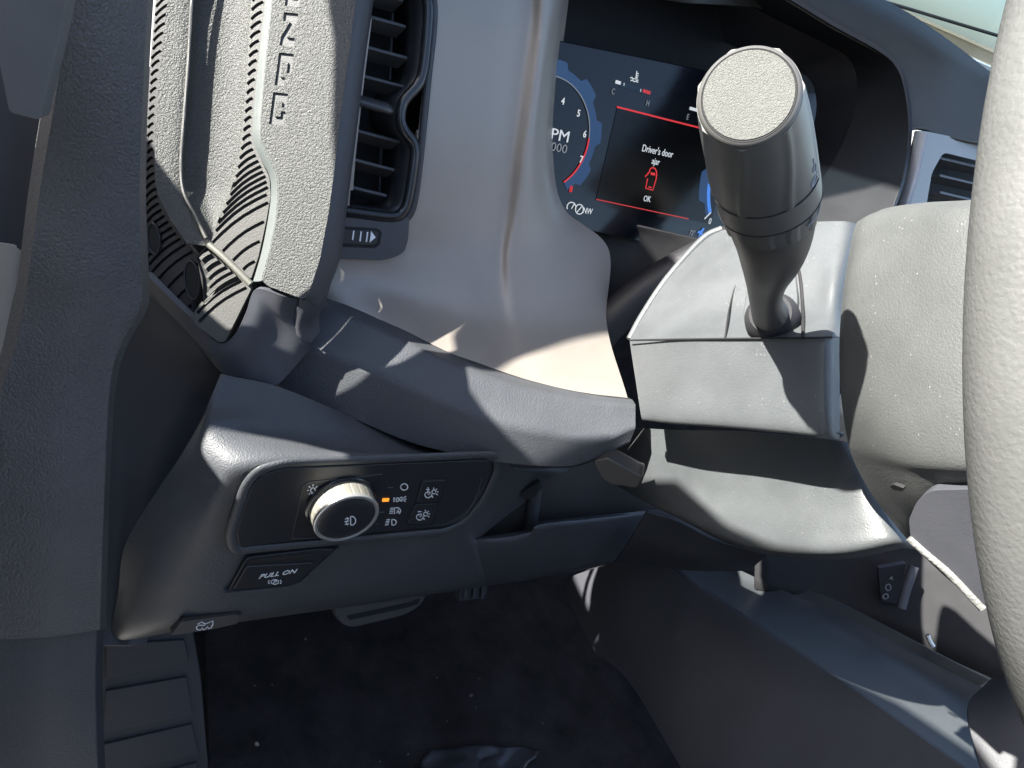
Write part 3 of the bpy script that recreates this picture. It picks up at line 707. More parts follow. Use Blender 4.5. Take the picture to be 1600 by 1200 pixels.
# hollow behind the grip
rows = []
for y0, xs in ((-70, (272, 296, 312, 330, 362, 394, 400)), (0, (262, 286, 300, 318, 352, 388, 396)), (90, (252, 280, 295, 312, 348, 386, 394)), (180, (244, 274, 288, 304, 340, 380, 390)),
               (260, (242, 268, 282, 298, 330, 374, 386)), (300, (246, 272, 284, 302, 326, 362, 380)), (345, (264, 292, 306, 318, 332, 344, 362)), (385, (292, 312, 320, 325, 330, 336, 345))):
    hts = (-.002, -.004, -.006, -.013, -.018, -.016, -.010) if y0 < 330 else (-.003, -.005, -.007, -.011, -.014, -.013, -.009) if y0 < 370 else (-.003, -.004, -.005, -.006, -.007, -.006, -.006)
    rows.append([HND(x, y0+(x-330)*.12*(y0 > 320), h) for x, h in zip(xs, hts)])
patch('hollow', rows, M_handle, gh, 6, 6, .003, .0006, su=(2,))
tube('hollow_ridge', [HND(308, -60, -.004), HND(300, 0, -.004), HND(295, 90, -.005), HND(288, 180, -.005), HND(283, 255, -.0055), HND(287, 300, -.005), HND(304, 336, -.004), HND(322, 372, -.002)], .0012, plastic('ridge_plastic', (.07, .07, .066), .5, 1200, .00008), gh, 6, 8)
# foot bracket
rows = [[HND(228, 428, -.012), HND(262, 462, -.006), HND(302, 500, -.003), HND(342, 536, -.002), HND(366, 524, -.001), HND(384, 490, .0), HND(400, 452, .001), HND(440, 462, .0), HND(474, 470, -.008)],
        [HND(232, 450, -.02), HND(272, 484, -.010), HND(310, 518, -.006), HND(338, 548, -.004), HND(372, 540, -.003), HND(398, 508, -.003), HND(414, 478, -.003), HND(438, 492, -.008), HND(462, 505, -.016)],
        [HND(234, 462, -.03), HND(280, 505, -.016), HND(314, 540, -.010), HND(342, 565, -.008), HND(378, 560, -.008), HND(408, 540, -.010), HND(436, 520, -.014), HND(462, 522, -.018), HND(484, 534, -.024)],
        [HND(240, 466, -.04), HND(286, 512, -.03), HND(320, 552, -.02), HND(346, 582, -.014), HND(380, 590, -.014), HND(408, 596, -.018), HND(432, 601, -.022), HND(456, 578, -.025), HND(485, 545, -.03)]]
patch('foot_bracket', rows, M_fine, gh, 6, 6, .004, .001)
rows = [[H(470, 458, -.001), H(490, 458, -.004), H(507, 452, -.010), H(518, 440, -.022)],
        [H(466, 474, -.005), H(482, 478, -.007), H(498, 478, -.013), H(510, 470, -.026)],
        [H(458, 500, -.014), H(468, 508, -.015), H(482, 510, -.020), H(500, 492, -.030)],
        [H(458, 520, -.018), H(470, 530, -.020), H(484, 538, -.026), H(500, 520, -.034)]]
patch('grip_neck', rows, M_fine, gh, 6, 6, .003, .0006)

# ================================================================== INSTRUMENT DISPLAY
dsp = thing('instrument_display', 'dark instrument screen showing a driver door ajar warning', 'display', CLU(1000, 345))
plate('screen', [(760, 40), (1300, 150), (1290, 440), (720, 318)], CLU, M_screen, dsp, .008, 6, .001)
plate('display_housing', [(640, -120), (1150, -110), (1250, 20), (1400, 130), (1400, 520), (600, 470)], CLU.off(-.05), M_black, dsp, .006, 4, 0)
plate('warning_panel', [(965, 166), (1150, 213), (1110, 350), (931, 313)], CLU, M_panelblack, dsp, .0004, 1, 0, .0005)
CP = CLU.off(.0006)
strokes('warning_line', [[(964, 167), (1150, 214)]], CP, 2.6, M_ered, dsp)
strokes('warning_line', [[(932, 311.5), (1076, 342)]], CP, 1.6, M_ereddim, dsp)
text('warning_lettering', "Driver's door", CP, 1027, 241.5, 11.5, M_ewhite, dsp, sx=.78)
text('warning_lettering', 'ajar', CP, 1024, 257, 10.5, M_ewhite, dsp, sx=.8)
text('warning_lettering', 'OK', CP, 1010.5, 315, 9.5, M_ewhite, dsp, sx=.8)
ZD = lambda L: [[p if p == 'c' else zm(p[0], p[1], 860, 80, .25) for p in l] for l in L]
strokes('door_symbol', ZD([[(608, 796), (596, 856), (640, 869), (662, 798), (664, 752), (655, 734), (640, 727), (625, 735), (618, 758)], [(615, 762), (592, 784)], [(614, 848), (632, 853)], [(668, 776), (662, 772)], [(608, 764), (616, 758)]]), CP, 1.9, M_ered, dsp)
plate('seat_symbol', [zm(x, y, 860, 80, .25) for x, y in ((628, 756), (656, 762), (652, 778), (627, 772))], CP, M_ered, dsp, .0003, 1, 0, .0005)
strokes('coolant_symbol', ZD([[(541, 124), (534, 178)], [(540, 138), (552, 141)], [(538, 152), (550, 155)], [(536, 165), (547, 168)], [(500, 168), (510, 163), (518, 174), (528, 170)], [(538, 180), (550, 182)], [(502, 184), (512, 180), (524, 190), (536, 187), (548, 195)]]), CP, 1.5, M_ewhite, dsp)
strokes('coolant_bar', ZD([[(408, 190), (440, 200)]]), CP, 5, M_ewhite, dsp)
strokes('coolant_bar', ZD([[(462, 198), (460, 216)], [(567, 236), (564, 254)]]), CP, 1, M_ewhite, dsp)
strokes('hot_bar', ZD([[(580, 246), (625, 262)]]), CP, 5, M_ereddim, dsp)
plate('gauge_trough', [zm(x, y, 860, 80, .25) for x, y in ((440, 192), (630, 246), (626, 274), (436, 222))], CP, M_enavy, dsp, .0003, 1, 0, .0001)
text('gauge_lettering', 'C', CP, 957.5, 147, 9.5, M_edim, dsp, sx=.75)
text('gauge_lettering', 'H', CP, 1011.5, 165.5, 9.5, M_edim, dsp, sx=.75)
text('gauge_lettering', 'E', CP, 1074, 187, 9.5, M_edim, dsp, sx=.75)
strokes('fuel_bar', [[(1078, 169), (1120, 181)]], CP, 4.5, M_ewhite, dsp)
text('range_lettering', 'mi to E', CP, 1105, 203, 7.5, M_edim, dsp, sx=.8)
text('compass_lettering', 'NW', CP, 917.5, 334, 9.5, M_ewhite, dsp, sx=.8)
strokes('compass_symbol', [circ(905.5, 327, 6.2, 7.6), [(902, 331), (909, 323)], arc(893, 324, 7, 8, -30, 200, 10), [(893, 326), (898, 318)]], CP, 1.5, M_ewhite, dsp)
text('temperature_lettering', '72\u00b0', CP, 1081, 368, 8.5, M_edim, dsp, sx=.75)
horse = [(1091, 371), (1093, 365), (1090, 364), (1091, 361), (1094, 361), (1097, 359), (1098, 356), (1101, 357), (1100, 360), (1098, 362), (1098, 366), (1101, 368), (1099, 369), (1096, 367), (1094, 367)]
plate('mode_symbol', horse, CP, M_ebluehi, dsp, .0003, .3, 0, .0005)
strokes('snow_symbol', [[(1103, 366), (1112, 371)], [(1105, 372), (1110, 365)], [(1107, 363), (1107, 374)]], CP, 1, M_edim, dsp)
# dials
def dial(name, c, r_in, r_out, a0, a1, teeth, mat):
    bm = bmesh.new(); C0 = CLU(*c, .0004); m = 120; A = []; B = []
    for i in range(m+1):
        a = math.radians(a0+(a1-a0)*i/m)
        d_ = CLU.ex*math.cos(a)+CLU.ey*math.sin(a)
        ro = r_out*(1+.045*(1 if math.sin(a*teeth) > .25 else -1 if math.sin(a*teeth) < -.25 else math.sin(a*teeth)*4))
        A.append(bm.verts.new(C0+d_*r_in)); B.append(bm.verts.new(C0+d_*ro))
    for i in range(m): bm.faces.new((A[i], A[i+1], B[i+1], B[i]))
    return done(name, bm, mat, dsp, solid=.0003, smooth=False)
def arcline(name, c, r_, a0, a1, w_, mat, lift=.0009):
    bm = bmesh.new(); C0 = CLU(*c, lift); m = 60
    A = []; B = []
    for i in range(m+1):
        a = math.radians(a0+(a1-a0)*i/m); d_ = CLU.ex*math.cos(a)+CLU.ey*math.sin(a)
        A.append(bm.verts.new(C0+d_*(r_-w_/2))); B.append(bm.verts.new(C0+d_*(r_+w_/2)))
    for i in range(m): bm.faces.new((A[i], A[i+1], B[i+1], B[i]))
    return done(name, bm, mat, dsp, solid=.0003, smooth=False)
TC = (852, 209)
tc3 = CLU(*TC); R0 = (CLU(921, 205)-tc3).length; R1 = (CLU(936, 207)-tc3).length
dial('tachometer_ring', TC, R0*1.0, R1, -52, 110, 9, M_eblue)
arcline('tachometer_edge', TC, R0, 5, 110, .0008, M_edim)
arcline('red_zone', TC, R0*1.0, -52, 5, .0013, M_ered)
for s, x, y in (('4', 879, 163), ('5', 903.5, 182), ('6', 913, 214.5), ('7', 907.5, 254)): text('dial_lettering', s, CP, x, y, 11, M_ewhite, dsp, sx=.85, bold=.02)
text('dial_lettering', '8', CP, 891.5, 300, 10, M_ered, dsp, sx=.9, bold=.02)
text('dial_lettering', 'RPM', CP, 889, 223, 18, M_ewhite, dsp, align='RIGHT', sx=1.2)
text('dial_lettering', 'x1000', CP, 885.5, 240, 14, M_edim, dsp, align='RIGHT', sx=1.15)
SC = (1186, 283); sc3 = CLU(*SC); Q0 = (CLU(1110, 292)-sc3).length; Q1 = (CLU(1097, 290)-sc3).length
dial('speedometer_ring', SC, Q0, Q1, 130, 215, 8, M_eblue)
arcline('speedometer_glow', SC, Q0*1.03, 190, 214, .004, M_ebluehi)
strokes('speed_pointer', [[(1101, 342), (1111, 332)]], CP, 2, M_ewhite, dsp)
text('dial_lettering', '0', CP, 1108.5, 350, 10, M_ewhite, dsp, sx=.85)

# ---- hood over the display
hd = thing('display_hood', 'deep black hood shading the instrument display', 'display hood', P(1300, 330, .66))
E_ = [(1130, -60, .66), (1215, -12, .655), (1300, 40, .65), (1372, 80, .645), (1402, 108, .643), (1415, 150, .64), (1420, 205, .635), (1412, 270, .625), (1395, 325, .615), (1370, 390, .605)]
I_ = [(1000, -60, .74), (1110, -20, .74), (1205, 28, .735), (1290, 70, .73), (1325, 92, .725), (1338, 130, .72), (1330, 190, .71), (1300, 255, .70), (1262, 310, .69), (1220, 400, .68)]
rows = [[P(*e), P(*e).lerp(P(*i), .08), P(*e).lerp(P(*i), .5), P(*i)] for e, i in zip(E_, I_)]
patch('hood_side', rows, plastic('hood_inner', (.009, .010, .012), .55, 900, .00006), hd, 6, 6, .004, .0012)
I2 = [(900, -60, .78), (1000, -10, .78), (1120, 60, .77), (1210, 100, .765), (1260, 120, .76), (1275, 160, .755), (1265, 215, .75), (1240, 270, .74), (1205, 320, .73), (1150, 420, .72)]
rows = [[P(i[0]+6, i[1], i[2]-.004), P(*i).lerp(P(*j), .5), P(*j)] for i, j in zip(I_, I2)]
patch('hood_liner', rows, plastic('hood_liner_plastic', (.006, .006, .008), .45, 1200, .00003), hd, 5, 6, .003, .001)
rows = [[D(876, -80, -.02), P(960, -80, .70), P(1060, -80, .72), P(1180, -80, .72)], [P(872, 30, .68), P(960, 30, .76), P(1060, 40, .80), P(1200, 60, .80)], [P(868, 110, .74), P(960, 110, .79), P(1060, 110, .80), P(1200, 150, .80)]]
patch('hood_roof', rows, M_black, hd, 4, 4, .003, 0)
# shelf under the display
rows = [[P(850, 318, .72), P(950, 342, .725), P(1060, 366, .725), P(1200, 395, .72)], [P(860, 350, .735), P(950, 362, .735), P(1060, 390, .73), P(1200, 420, .72)], [P(880, 420, .745), P(960, 430, .745), P(1050, 440, .74), P(1200, 470, .73)], [P(900, 580, .77), P(960, 560, .77), P(1040, 550, .76), P(1200, 540, .75)]]
patch('shelf', rows, plastic('shelf_plastic', (.007, .007, .008), .5, 900, .00005), hd, 5, 5, .003, .001)
tube('column_boot', [P(930, 530, .71), P(970, 487, .705), P(1035, 437, .70), P(1120, 390, .70), P(1180, 360, .70)], .017, plastic('boot_rubber', (.012, .012, .014), .55, 500, .0001), hd, 6, 16)

# ---- dash pad and centre vent
dp = thing('dash_pad', 'dark soft dash pad rising to the windscreen at upper right', 'dash pad', P(1450, 230, .66))
rows = []
O1 = [(1240, -70, .70), (1315, -20, .70), (1390, 22, .69), (1452, 62, .68), (1490, 98, .675), (1500, 140, .67), (1505, 190, .665), (1500, 218, .66)]
O2 = [(1290, -70, .78), (1365, -12, .78), (1430, 26, .775), (1500, 75, .77), (1560, 119, .765), (1630, 140, .76), (1680, 190, .74), (1680, 252, .72)]
E2 = [(1130, -62, .662), (1215, -14, .657), (1300, 38, .652), (1374, 78, .647), (1405, 106, .645), (1418, 150, .642), (1422, 185, .639), (1424, 203, .636)]
for e, a, b in zip(E2, O1, O2): rows.append([P(*e), P(*e).lerp(P(*a), .25)+UP*.003, P(*a), P(*b)])
patch('pad', rows, plastic('pad_plastic', (.04, .039, .034), .55, 700, .00012), dp, 6, 6, .004, .0015)
rows = [[P(575, -62, .505), P(640, -64, .51), P(760, -64, .55), P(880, -64, .60), P(1000, -66, .67), P(1130, -64, .70)],
        [Vector((.22, .60, -.07)), Vector((.28, .60, -.065)), Vector((.38, .60, -.055)), Vector((.5, .60, -.045)), Vector((.62, .62, -.03)), Vector((.75, .62, -.02))],
        [Vector((.2, .94, -.075)), Vector((.28, .95, -.07)), Vector((.38, .95, -.06)), Vector((.5, .96, -.055)), Vector((.62, .96, -.05)), Vector((.75, .96, -.05))]]
patch('pad_top', rows, bpy.data.materials['pad_plastic'], dp, 5, 5, .004, .001)
cv = thing('centre_air_vent', 'silver framed centre air vent partly hidden behind the steering wheel', 'air vent', P(1450, 310, .67))
CV = Plane(P(1450, 270, .655), 22)
plate('vent_frame', [(1436, 204), (1452, 206), (1600, 238), (1600, 360), (1400, 340), (1418, 285)], CV, plastic('vent_frame_silver', (.2, .2, .2), .4, 1500, .00003, metallic=.3), cv, .004, 2, .0002,
      holes=[fillet([V2(p) for p in [(1474, 238), (1600-4, 268), (1600-4, 350), (1446, 330), (1456, 270)]], 8)])
tube('frame_edge', [CV(1440, 207, .002), CV(1425, 275, .003), CV(1405, 340, .003)], .006, plastic('frame_edge_silver', (.25, .26, .28), .35, 1500, .00003, metallic=.3), cv, 5, 12, flat=.5)
plate('cavity_back', [(1440, 225), (1610, 255), (1610, 365), (1430, 345)], CV.off(-.04), M_black, cv, .003, 2, 0)
for y in (250, 277, 303):
    A, B = CV.off(-.012)(1455, y), CV.off(-.012)(1600, y+34)
    ax = (B-A)/2; fwd = (CV.ey*-.3-CV.n*.95).normalized(); th = ax.cross(fwd).normalized()
    box('slat', (A+B)/2, ax, fwd*.008, th*.0012, bpy.data.materials['slat_plastic'], cv, .0006)

# ================================================================== STEERING COLUMN
cl = thing('steering_column', 'dark steering column shroud lit by the sun, carrying the stalk', 'steering column', P(1150, 680, .5))
CXc = .385
def C(px, py, o=0): return X(px, py, CXc+o)
rows = [[C(984, 532, .004), C(1060, 531, 0), C(1150, 530, 0), C(1262, 529, .0), C(1296, 528, .006), C(1312, 527, .024)],
        [C(986, 548, .003), C(1060, 548, 0), C(1150, 548, 0), C(1262, 548, 0), C(1296, 548, .006), C(1312, 548, .024)],
        [C(994, 600, .004), C(1060, 600, 0), C(1150, 602, 0), C(1262, 606, 0), C(1296, 606, .006), C(1312, 606, .024)],
        [C(1002, 652, .005), C(1060, 658, .001), C(1150, 664, .001), C(1258, 674, .001), C(1296, 678, .007), C(1312, 680, .024)],
        [C(1004, 656, .012), C(1060, 662, .012), C(1150, 668, .012), C(1258, 678, .012), C(1296, 682, .016), C(1312, 684, .03)]]
patch('shroud_side', rows, M_column, cl, 6, 6, .004, .001)
rows = [[P(1128, 360, .60), P(1180, 352, .58), P(1230, 348, .555), P(1285, 346, .53), P(1322, 346, .52), P(1345, 352, .53)],
        [P(1100, 376, .605), P(1160, 372, .575), P(1220, 372, .545), P(1278, 376, .518), P(1318, 384, .505), P(1338, 390, .52)],
        [P(1046, 434, .60), P(1120, 432, .562), P(1200, 432, .528), P(1272, 434, .50), P(1306, 440, .485), P(1326, 446, .50)],
        [P(1008, 490, .598), P(1100, 488, .552), P(1190, 488, .516), P(1266, 488, .484), P(1300, 490, .47), P(1318, 494, .485)],
        [C(984, 531, .003), C(1060, 530, -.001), C(1150, 529, -.001), C(1262, 528, -.001), C(1296, 527, .005), C(1312, 526, .022)]]
patch('shroud_top', rows, M_column, cl, 7, 7, .004, .001)
tube('shroud_edge', [P(984, 530, .60), P(1006, 490, .604), P(1044, 434, .606), P(1098, 374, .612), P(1128, 358, .61)], .003, M_column, cl, 5, 10)
def top_at(px, py, lift=.0):
    # shroud_top as a local plane near the stalk
    return TP(px, py, lift)
TP = fit(P(1100, 488, .552), P(1262, 488, .486), P(1220, 372, .545))
tube('panel_seam', [TP(1176, 392, .0012), TP(1152, 440, .0012), TP(1140, 480, .0012), C(1133, 528, -.0015)], .0006, M_black, cl, 6, 6)
tube('panel_seam', [TP(1246, 412, .001), TP(1251, 440, .001), TP(1254, 480, .001), C(1255, 528, -.0015)], .0011, M_black, cl, 6, 6)
tube('split_line', [C(984, 531.5, -.001), C(1060, 530, -.0015), C(1150, 529, -.0015), C(1262, 528, -.0015), C(1300, 527, .005)], .0006, M_black, cl, 6, 6)
plate('stalk_surround', [(1168, 505), (1160, 495), (1164, 462), (1176, 430), (1196, 412), (1228, 410), (1242, 420), (1246, 470), (1240, 500), (1216, 508)], TP, M_column, cl, .004, 8, .0012, .0022, seg=3)
# lower shroud
rows = [[C(985, 668, .06), C(1060, 672, .05), C(1150, 674, .048), C(1250, 682, .048), C(1320, 690, .05), C(1345, 700, .08)],
        [C(965, 700, .06), C(1050, 705, .05), C(1150, 708, .048), C(1260, 716, .048), C(1340, 730, .052), C(1362, 742, .08)],
        [C(948, 742, .062), C(1040, 755, .050), C(1150, 770, .047), C(1270, 778, .047), C(1360, 775, .053), C(1384, 780, .08)],
        [C(990, 775, .058), C(1075, 795, .046), C(1160, 815, .043), C(1280, 825, .043), C(1385, 820, .053), C(1408, 820, .085)],
        [C(1040, 800, .055), C(1110, 832, .045), C(1185, 856, .042), C(1300, 862, .042), C(1400, 846, .055), C(1425, 842, .09)],
        [C(1060, 808, .07), C(1122, 842, .06), C(1195, 866, .057), C(1310, 874, .057), C(1412, 856, .07), C(1440, 848, .11)]]
patch('lower_shroud', rows, plastic('shroud_lower_plastic', (.057, .062, .064), .5, 1000, .00012, dust=.25), cl, 7, 7, .004, .001)
lv = [(926, 722), (950, 716), (998, 742), (1006, 744), (996, 764), (952, 757), (940, 748)]
LVp = Plane(P(965, 740, .60), 0, 40)
plate('tilt_lever', lv, LVp, plastic('lever_plastic', (.035, .034, .033), .35, 1000, .00004), cl, .018, 6, .004, seg=4)
rows = [[P(1010, 800, .66), P(1060, 815, .66), P(1120, 845, .66), P(1200, 868, .64)], [P(980, 850, .70), P(1030, 868, .70), P(1090, 880, .69), P(1180, 885, .68)], [P(960, 880, .76), P(1010, 882, .76), P(1080, 892, .75), P(1180, 892, .74)]]
patch('lower_boot', rows, plastic('boot_plastic', (.03, .031, .035), .55, 900, .00006), cl, 5, 5, .003, .001)

# ---- stalk
stk = thing('indicator_stalk', 'black multifunction stalk with a round grained end cap', 'indicator stalk', P(1207, 495, .475))
ax = [P(1170, 153, .300), P(1176, 185, .313), P(1184, 225, .328), P(1193, 268, .343), P(1201, 310, .357), P(1206, 345, .368), P(1208, 375, .380), P(1205, 405, .395), P(1198, 440, .418), P(1197, 470, .443), P(1205, 496, .472)]
rpx = [80, 82, 82, 80.5, 77, 69, 60, 49, 33, 26.5, 30]
axc = cr(ax, 5); rr_ = cr([Vector((r_*a_.dot(FW)/1200, 0, 0)) for r_, a_ in zip(rpx, ax)], 5)
view = -P(1170, 153, 1).normalized()
def stalk_n(i):
    t_ = (axc[max(0, i-1)]-axc[min(len(axc)-1, i+1)]).normalized()
    k_ = max(0, 1-i/14)
    return (t_*(1-.45*k_)+view*.45*k_).normalized()
i_ring = 17; i_ring2 = 24
def seg_loft(name, i0, i1, scale, mat, parent, fn=None, m=64):
    rings = []
    for i in range(i0, i1+1):
        e = 1
        rings.append(ring(axc[i], stalk_n(i), rr_[i].x*scale*e, m, None, fn))
    return loft(name, rings, mat, parent)
ridge = lambda a: 1+.035*max(0, math.cos(a*7))**8
seg_loft('grip_sleeve', 0, i_ring-1, 1.0, M_stalk, stk, ridge, 112)
seg_loft('collar', i_ring-1, i_ring+3, 1.012, M_stalk, stk)
rib2 = lambda a: 1+.032*(math.cos(a*11) > .35)
seg_loft('fog_ring', i_ring+3, i_ring2, .965, M_stalk, stk, rib2, 132)
seg_loft('arm', i_ring2, len(axc)-1, .945, plastic('arm_plastic', (.06, .056, .053), .45, 1500, .00003), stk)
n0 = stalk_n(0); r0 = rr_[0].x
cp = lathe('end_cap', axc[0], n0, [(-.001, r0*1.0), (.001, r0*.985), (.0025, r0*.94), (.003, r0*.90), (.0026, r0*.885)], M_stalk, stk, 72, cap=False)
lathe('cap_disc', axc[0], n0, [(.0, r0*.88), (.0028, r0*.875), (.0034, r0*.85), (.0036, r0*.4), (.0036, .0001)], M_cap, cp, 72)
bm = bmesh.new(); tube_bm(bm, ring(axc[0]+n0*.0028, n0, r0*.885, 64), .0004, 6, True); done('cap_groove', bm, M_black, cp)
bm = bmesh.new(); tube_bm(bm, ring(axc[i_ring-1], stalk_n(i_ring-1), rr_[i_ring-1].x*1.0, 64), .0005, 6, True); done('sleeve_joint', bm, M_black, stk)
lathe('ball_socket', axc[-1]+UP*.001, (axc[-3]-axc[-1]).normalized(), [(-.012, .017), (-.004, .0165), (.002, .0145), (.006, .0125)], plastic('socket_rubber', (.03, .03, .032), .8, 900, .0001, spec=.2), stk, 40)
# wiper symbols printed on the right flank of sleeve and ring
def on_stalk(f, a, sc_=1.0):
    i = int(f); t_ = f-i
    c_ = axc[i].lerp(axc[i+1], t_); n_ = stalk_n(i); r_ = rr_[i].x*(1-t_)+rr_[i+1].x*t_
    u_, v_ = basis(n_)
    return c_+(u_*math.cos(a)+v_*math.sin(a))*r_*sc_
flank = max([2*math.pi*k_/90 for k_ in range(90)], key=lambda a: proj(on_stalk(14, a)).x-.35*proj(on_stalk(14, a)).y*0-(0 if on_stalk(14, a).dot(FW) < axc[14].dot(FW) else 40))
sgn = 1 if proj(on_stalk(14, flank+.3)).x < proj(on_stalk(14, flank)).x and on_stalk(14, flank+.3).dot(FW) < on_stalk(14, flank).dot(FW) else -1
def print_stalk(name, lines, sc_=1.0):
    bm = bmesh.new()
    for L_ in lines:
        tube_bm(bm, [on_stalk(f, flank+sgn*a, sc_) for f, a in L_], .00035, 6)
    return done(name, bm, M_grey, stk)
loop = lambda f, a, df, da: [(f+df*math.cos(t_*math.pi/6), a+da*math.sin(t_*math.pi/6)) for t_ in range(13)]
print_stalk('wiper_symbol', [loop(13.2, .34, .6, .07), [(11.6, .36), (12.2, .36)], loop(15.0, .38, .5, .12), [(14.4, .22), (15.4, .5)]], 1.004)
print_stalk('wiper_symbol', [[(20.3, .5), (20.2, .2), (22.0, .24), (22.2, .52), (20.3, .5)], [(20.0, .12), (22.4, .6)], [(20.2, .02), (21.0, .0)], [(18.8, .3), (19.3, .3)]], 1.0)
bm = bmesh.new(); tube_bm(bm, ring(axc[i_ring+3], stalk_n(i_ring+3), rr_[i_ring+3].x*1.0, 64), .0006, 6, True); done('ring_joint', bm, M_black, stk)

# ================================================================== STEERING WHEEL
wc = Vector((.42188, .09237, -.02723)); tl = math.radians(34.74)
wn = Vector((0, -math.cos(tl), math.sin(tl))); we1 = Vector((1, 0, 0)); we2 = wn.cross(we1)
sw = thing('steering_wheel', 'grey leather steering wheel with dusty hub cover at the right edge', 'steering wheel', wc)
pts = [wc+(we1*math.cos(a)+we2*math.sin(a))*.205 for a in [2*math.pi*i/120 for i in range(120)]]
bm = bmesh.new(); tube_bm(bm, pts, .018, 28, True, 1, wn); done('rim', bm, M_leather, sw)
rows = [[P(1352, 345, .445), P(1380, 326, .43), P(1440, 316, .40), P(1510, 312, .375), P(1600, 306, .355)],
        [P(1336, 352, .44), P(1358, 345, .425), P(1430, 340, .392), P(1505, 338, .365), P(1600, 330, .345)],
        [P(1322, 420, .435), P(1340, 424, .418), P(1420, 430, .385), P(1500, 434, .358), P(1600, 430, .336)],
        [P(1312, 510, .432), P(1328, 515, .415), P(1410, 525, .382), P(1495, 532, .355), P(1600, 532, .332)],
        [P(1312, 600, .432), P(1332, 606, .415), P(1410, 620, .38), P(1495, 628, .352), P(1600, 630, .33)],
        [P(1322, 680, .438), P(1350, 690, .418), P(1420, 712, .38), P(1498, 722, .352), P(1600, 724, .33)],
        [P(1334, 722, .445), P(1364, 730, .424), P(1424, 742, .388), P(1500, 748, .362), P(1600, 748, .34)],
        [P(1365, 778, .45), P(1392, 782, .43), P(1432, 784, .40), P(1505, 782, .375), P(1600, 782, .352)],
        [P(1415, 840, .455), P(1425, 838, .44), P(1460, 836, .415), P(1520, 840, .392), P(1600, 850, .37)],
        [P(1475, 900, .455), P(1482, 896, .445), P(1500, 892, .43), P(1540, 900, .41), P(1610, 910, .39)],
        [P(1534, 948, .455), P(1540, 946, .45), P(1555, 944, .44), P(1580, 950, .43), P(1620, 960, .41)]]
patch('hub_cover', rows, M_hub, sw, 6, 6, .004, .001)
SPK = fit(P(1430, 800, .392), P(1520, 780, .363), P(1520, 900, .385))
plate('spoke_panel', [(1420, 812), (1432, 784), (1452, 766), (1600, 762), (1600, 960), (1536, 944), (1480, 888), (1422, 838)], SPK, M_fine, sw, .006, [4, 10, 12, 2, 2, 4, 4, 4], .001, .004)
tube('sparkling_edge', [SPK(1421, 840, .0035), SPK(1450, 866, .0035), SPK(1485, 896, .0035), SPK(1536, 950, .0035)], .0024, M_stitch, sw, 5, 10)
plate('screw_slot', [(1390, 760), (1396, 757), (1412, 763), (1410, 768), (1396, 766)], fit(P(1390, 755, .408), P(1430, 760, .39), P(1410, 790, .415)), M_black, sw, .002, 2, 0, .003)

# ================================================================== FOOTWELL
fr_ = thing('foot_rest', 'ribbed black rubber foot rest at the left side of the footwell', 'foot rest', Zp(240, 1180, FZ))
FRp = fit(P(240, 1000, .66), P(300, 1200, .70), P(180, 1200, .67))
plate('base', [(150, 985), (300, 980), (314, 1060), (334, 1300), (140, 1300)], FRp, M_mat, fr_, .02, 4, .002)
for q in ([(165, 1008), (288, 1000), (296, 1034), (165, 1060)], [(165, 1080), (292, 1058), (302, 1118), (160, 1146)], [(160, 1164), (300, 1132), (312, 1180), (160, 1212)], [(160, 1232), (308, 1192), (322, 1290), (160, 1300)]):
    plate('tread', q, FRp, M_mat, fr_, .006, 3, .0012, .003)
fm = thing('floor_mat', 'black carpet mat with scattered dust filling the footwell', 'floor mat', Zp(650, 1100, FZ))
rows = [[Zp(320, 930, FZ+.01), Zp(560, 900, FZ+.01), Zp(760, 890, FZ+.01), Zp(860, 920, FZ+.012)], [Zp(322, 1060, FZ+.01), Zp(560, 1050, FZ+.012), Zp(800, 1040, FZ+.012), Zp(960, 1040, FZ+.012)], [Zp(330, 1300, FZ+.01), Zp(600, 1300, FZ+.01), Zp(860, 1300, FZ+.01), Zp(1060, 1300, FZ+.01)]]
patch('carpet', rows, M_carpet, fm, 10, 10, .008, .002)
bm = bmesh.new()
for _ in range(12):
    x, y = random.uniform(340, 980), random.uniform(980, 1195)
    c = Zp(x, y, FZ+.013); s = random.choice((.0006, .0008, .001, .0014))
    box_bm(bm, c, Vector((s*random.uniform(.6, 2), s*.4, 0)), Vector((-s*.3, s, 0)), Vector((0, 0, s*.5)))
cr_ = done('crumbs', bm, simple('crumb', (.12, .11, .095), .8), fm, smooth=False); cr_['kind'] = 'stuff'
leaf = patch('leaf_scrap', [[Zp(398, 1160, FZ+.016), Zp(402, 1159, FZ+.018), Zp(405, 1163, FZ+.016)], [Zp(398, 1165, FZ+.014), Zp(402, 1166, FZ+.015), Zp(404, 1166, FZ+.014)]], simple('leaf_scrap', (.3, .28, .22), .8), fm, 3, 3, .0004, 0)
wr = thing('plastic_wrapper', 'crumpled clear plastic wrapper lying on the floor mat at the bottom edge', 'wrapper', Zp(720, 1190, FZ+.01))
rows = []
for j, y in enumerate((1164, 1178, 1192, 1215, 1250)):
    rows.append([Zp(640+i*28+(4-j)*9+random.uniform(-5, 5), y+random.uniform(-5, 5)+abs(i-3)*2, FZ+.018+random.uniform(0, .007)) for i in range(7)])
mw = simple('clear_wrapper', (.10, .10, .11), .22); mw.node_tree.nodes['Principled BSDF'].inputs['Transmission Weight'].default_value = .7
patch('film', rows, mw, wr, 4, 4, .0004, 0)
bp_ = thing('brake_pedal', 'worn rubber brake pedal hanging below the knee panel', 'brake pedal', P(600, 960, .80))
BP = Plane(P(595, 950, .80), 35)
plate('pad', [(522, 958), (538, 902), (676, 880), (664, 938), (650, 952), (630, 962), (552, 981), (534, 976)], BP, M_pedal, bp_, .012, [6, 4, 4, 10, 8, 10, 12, 10], .003, seg=3)
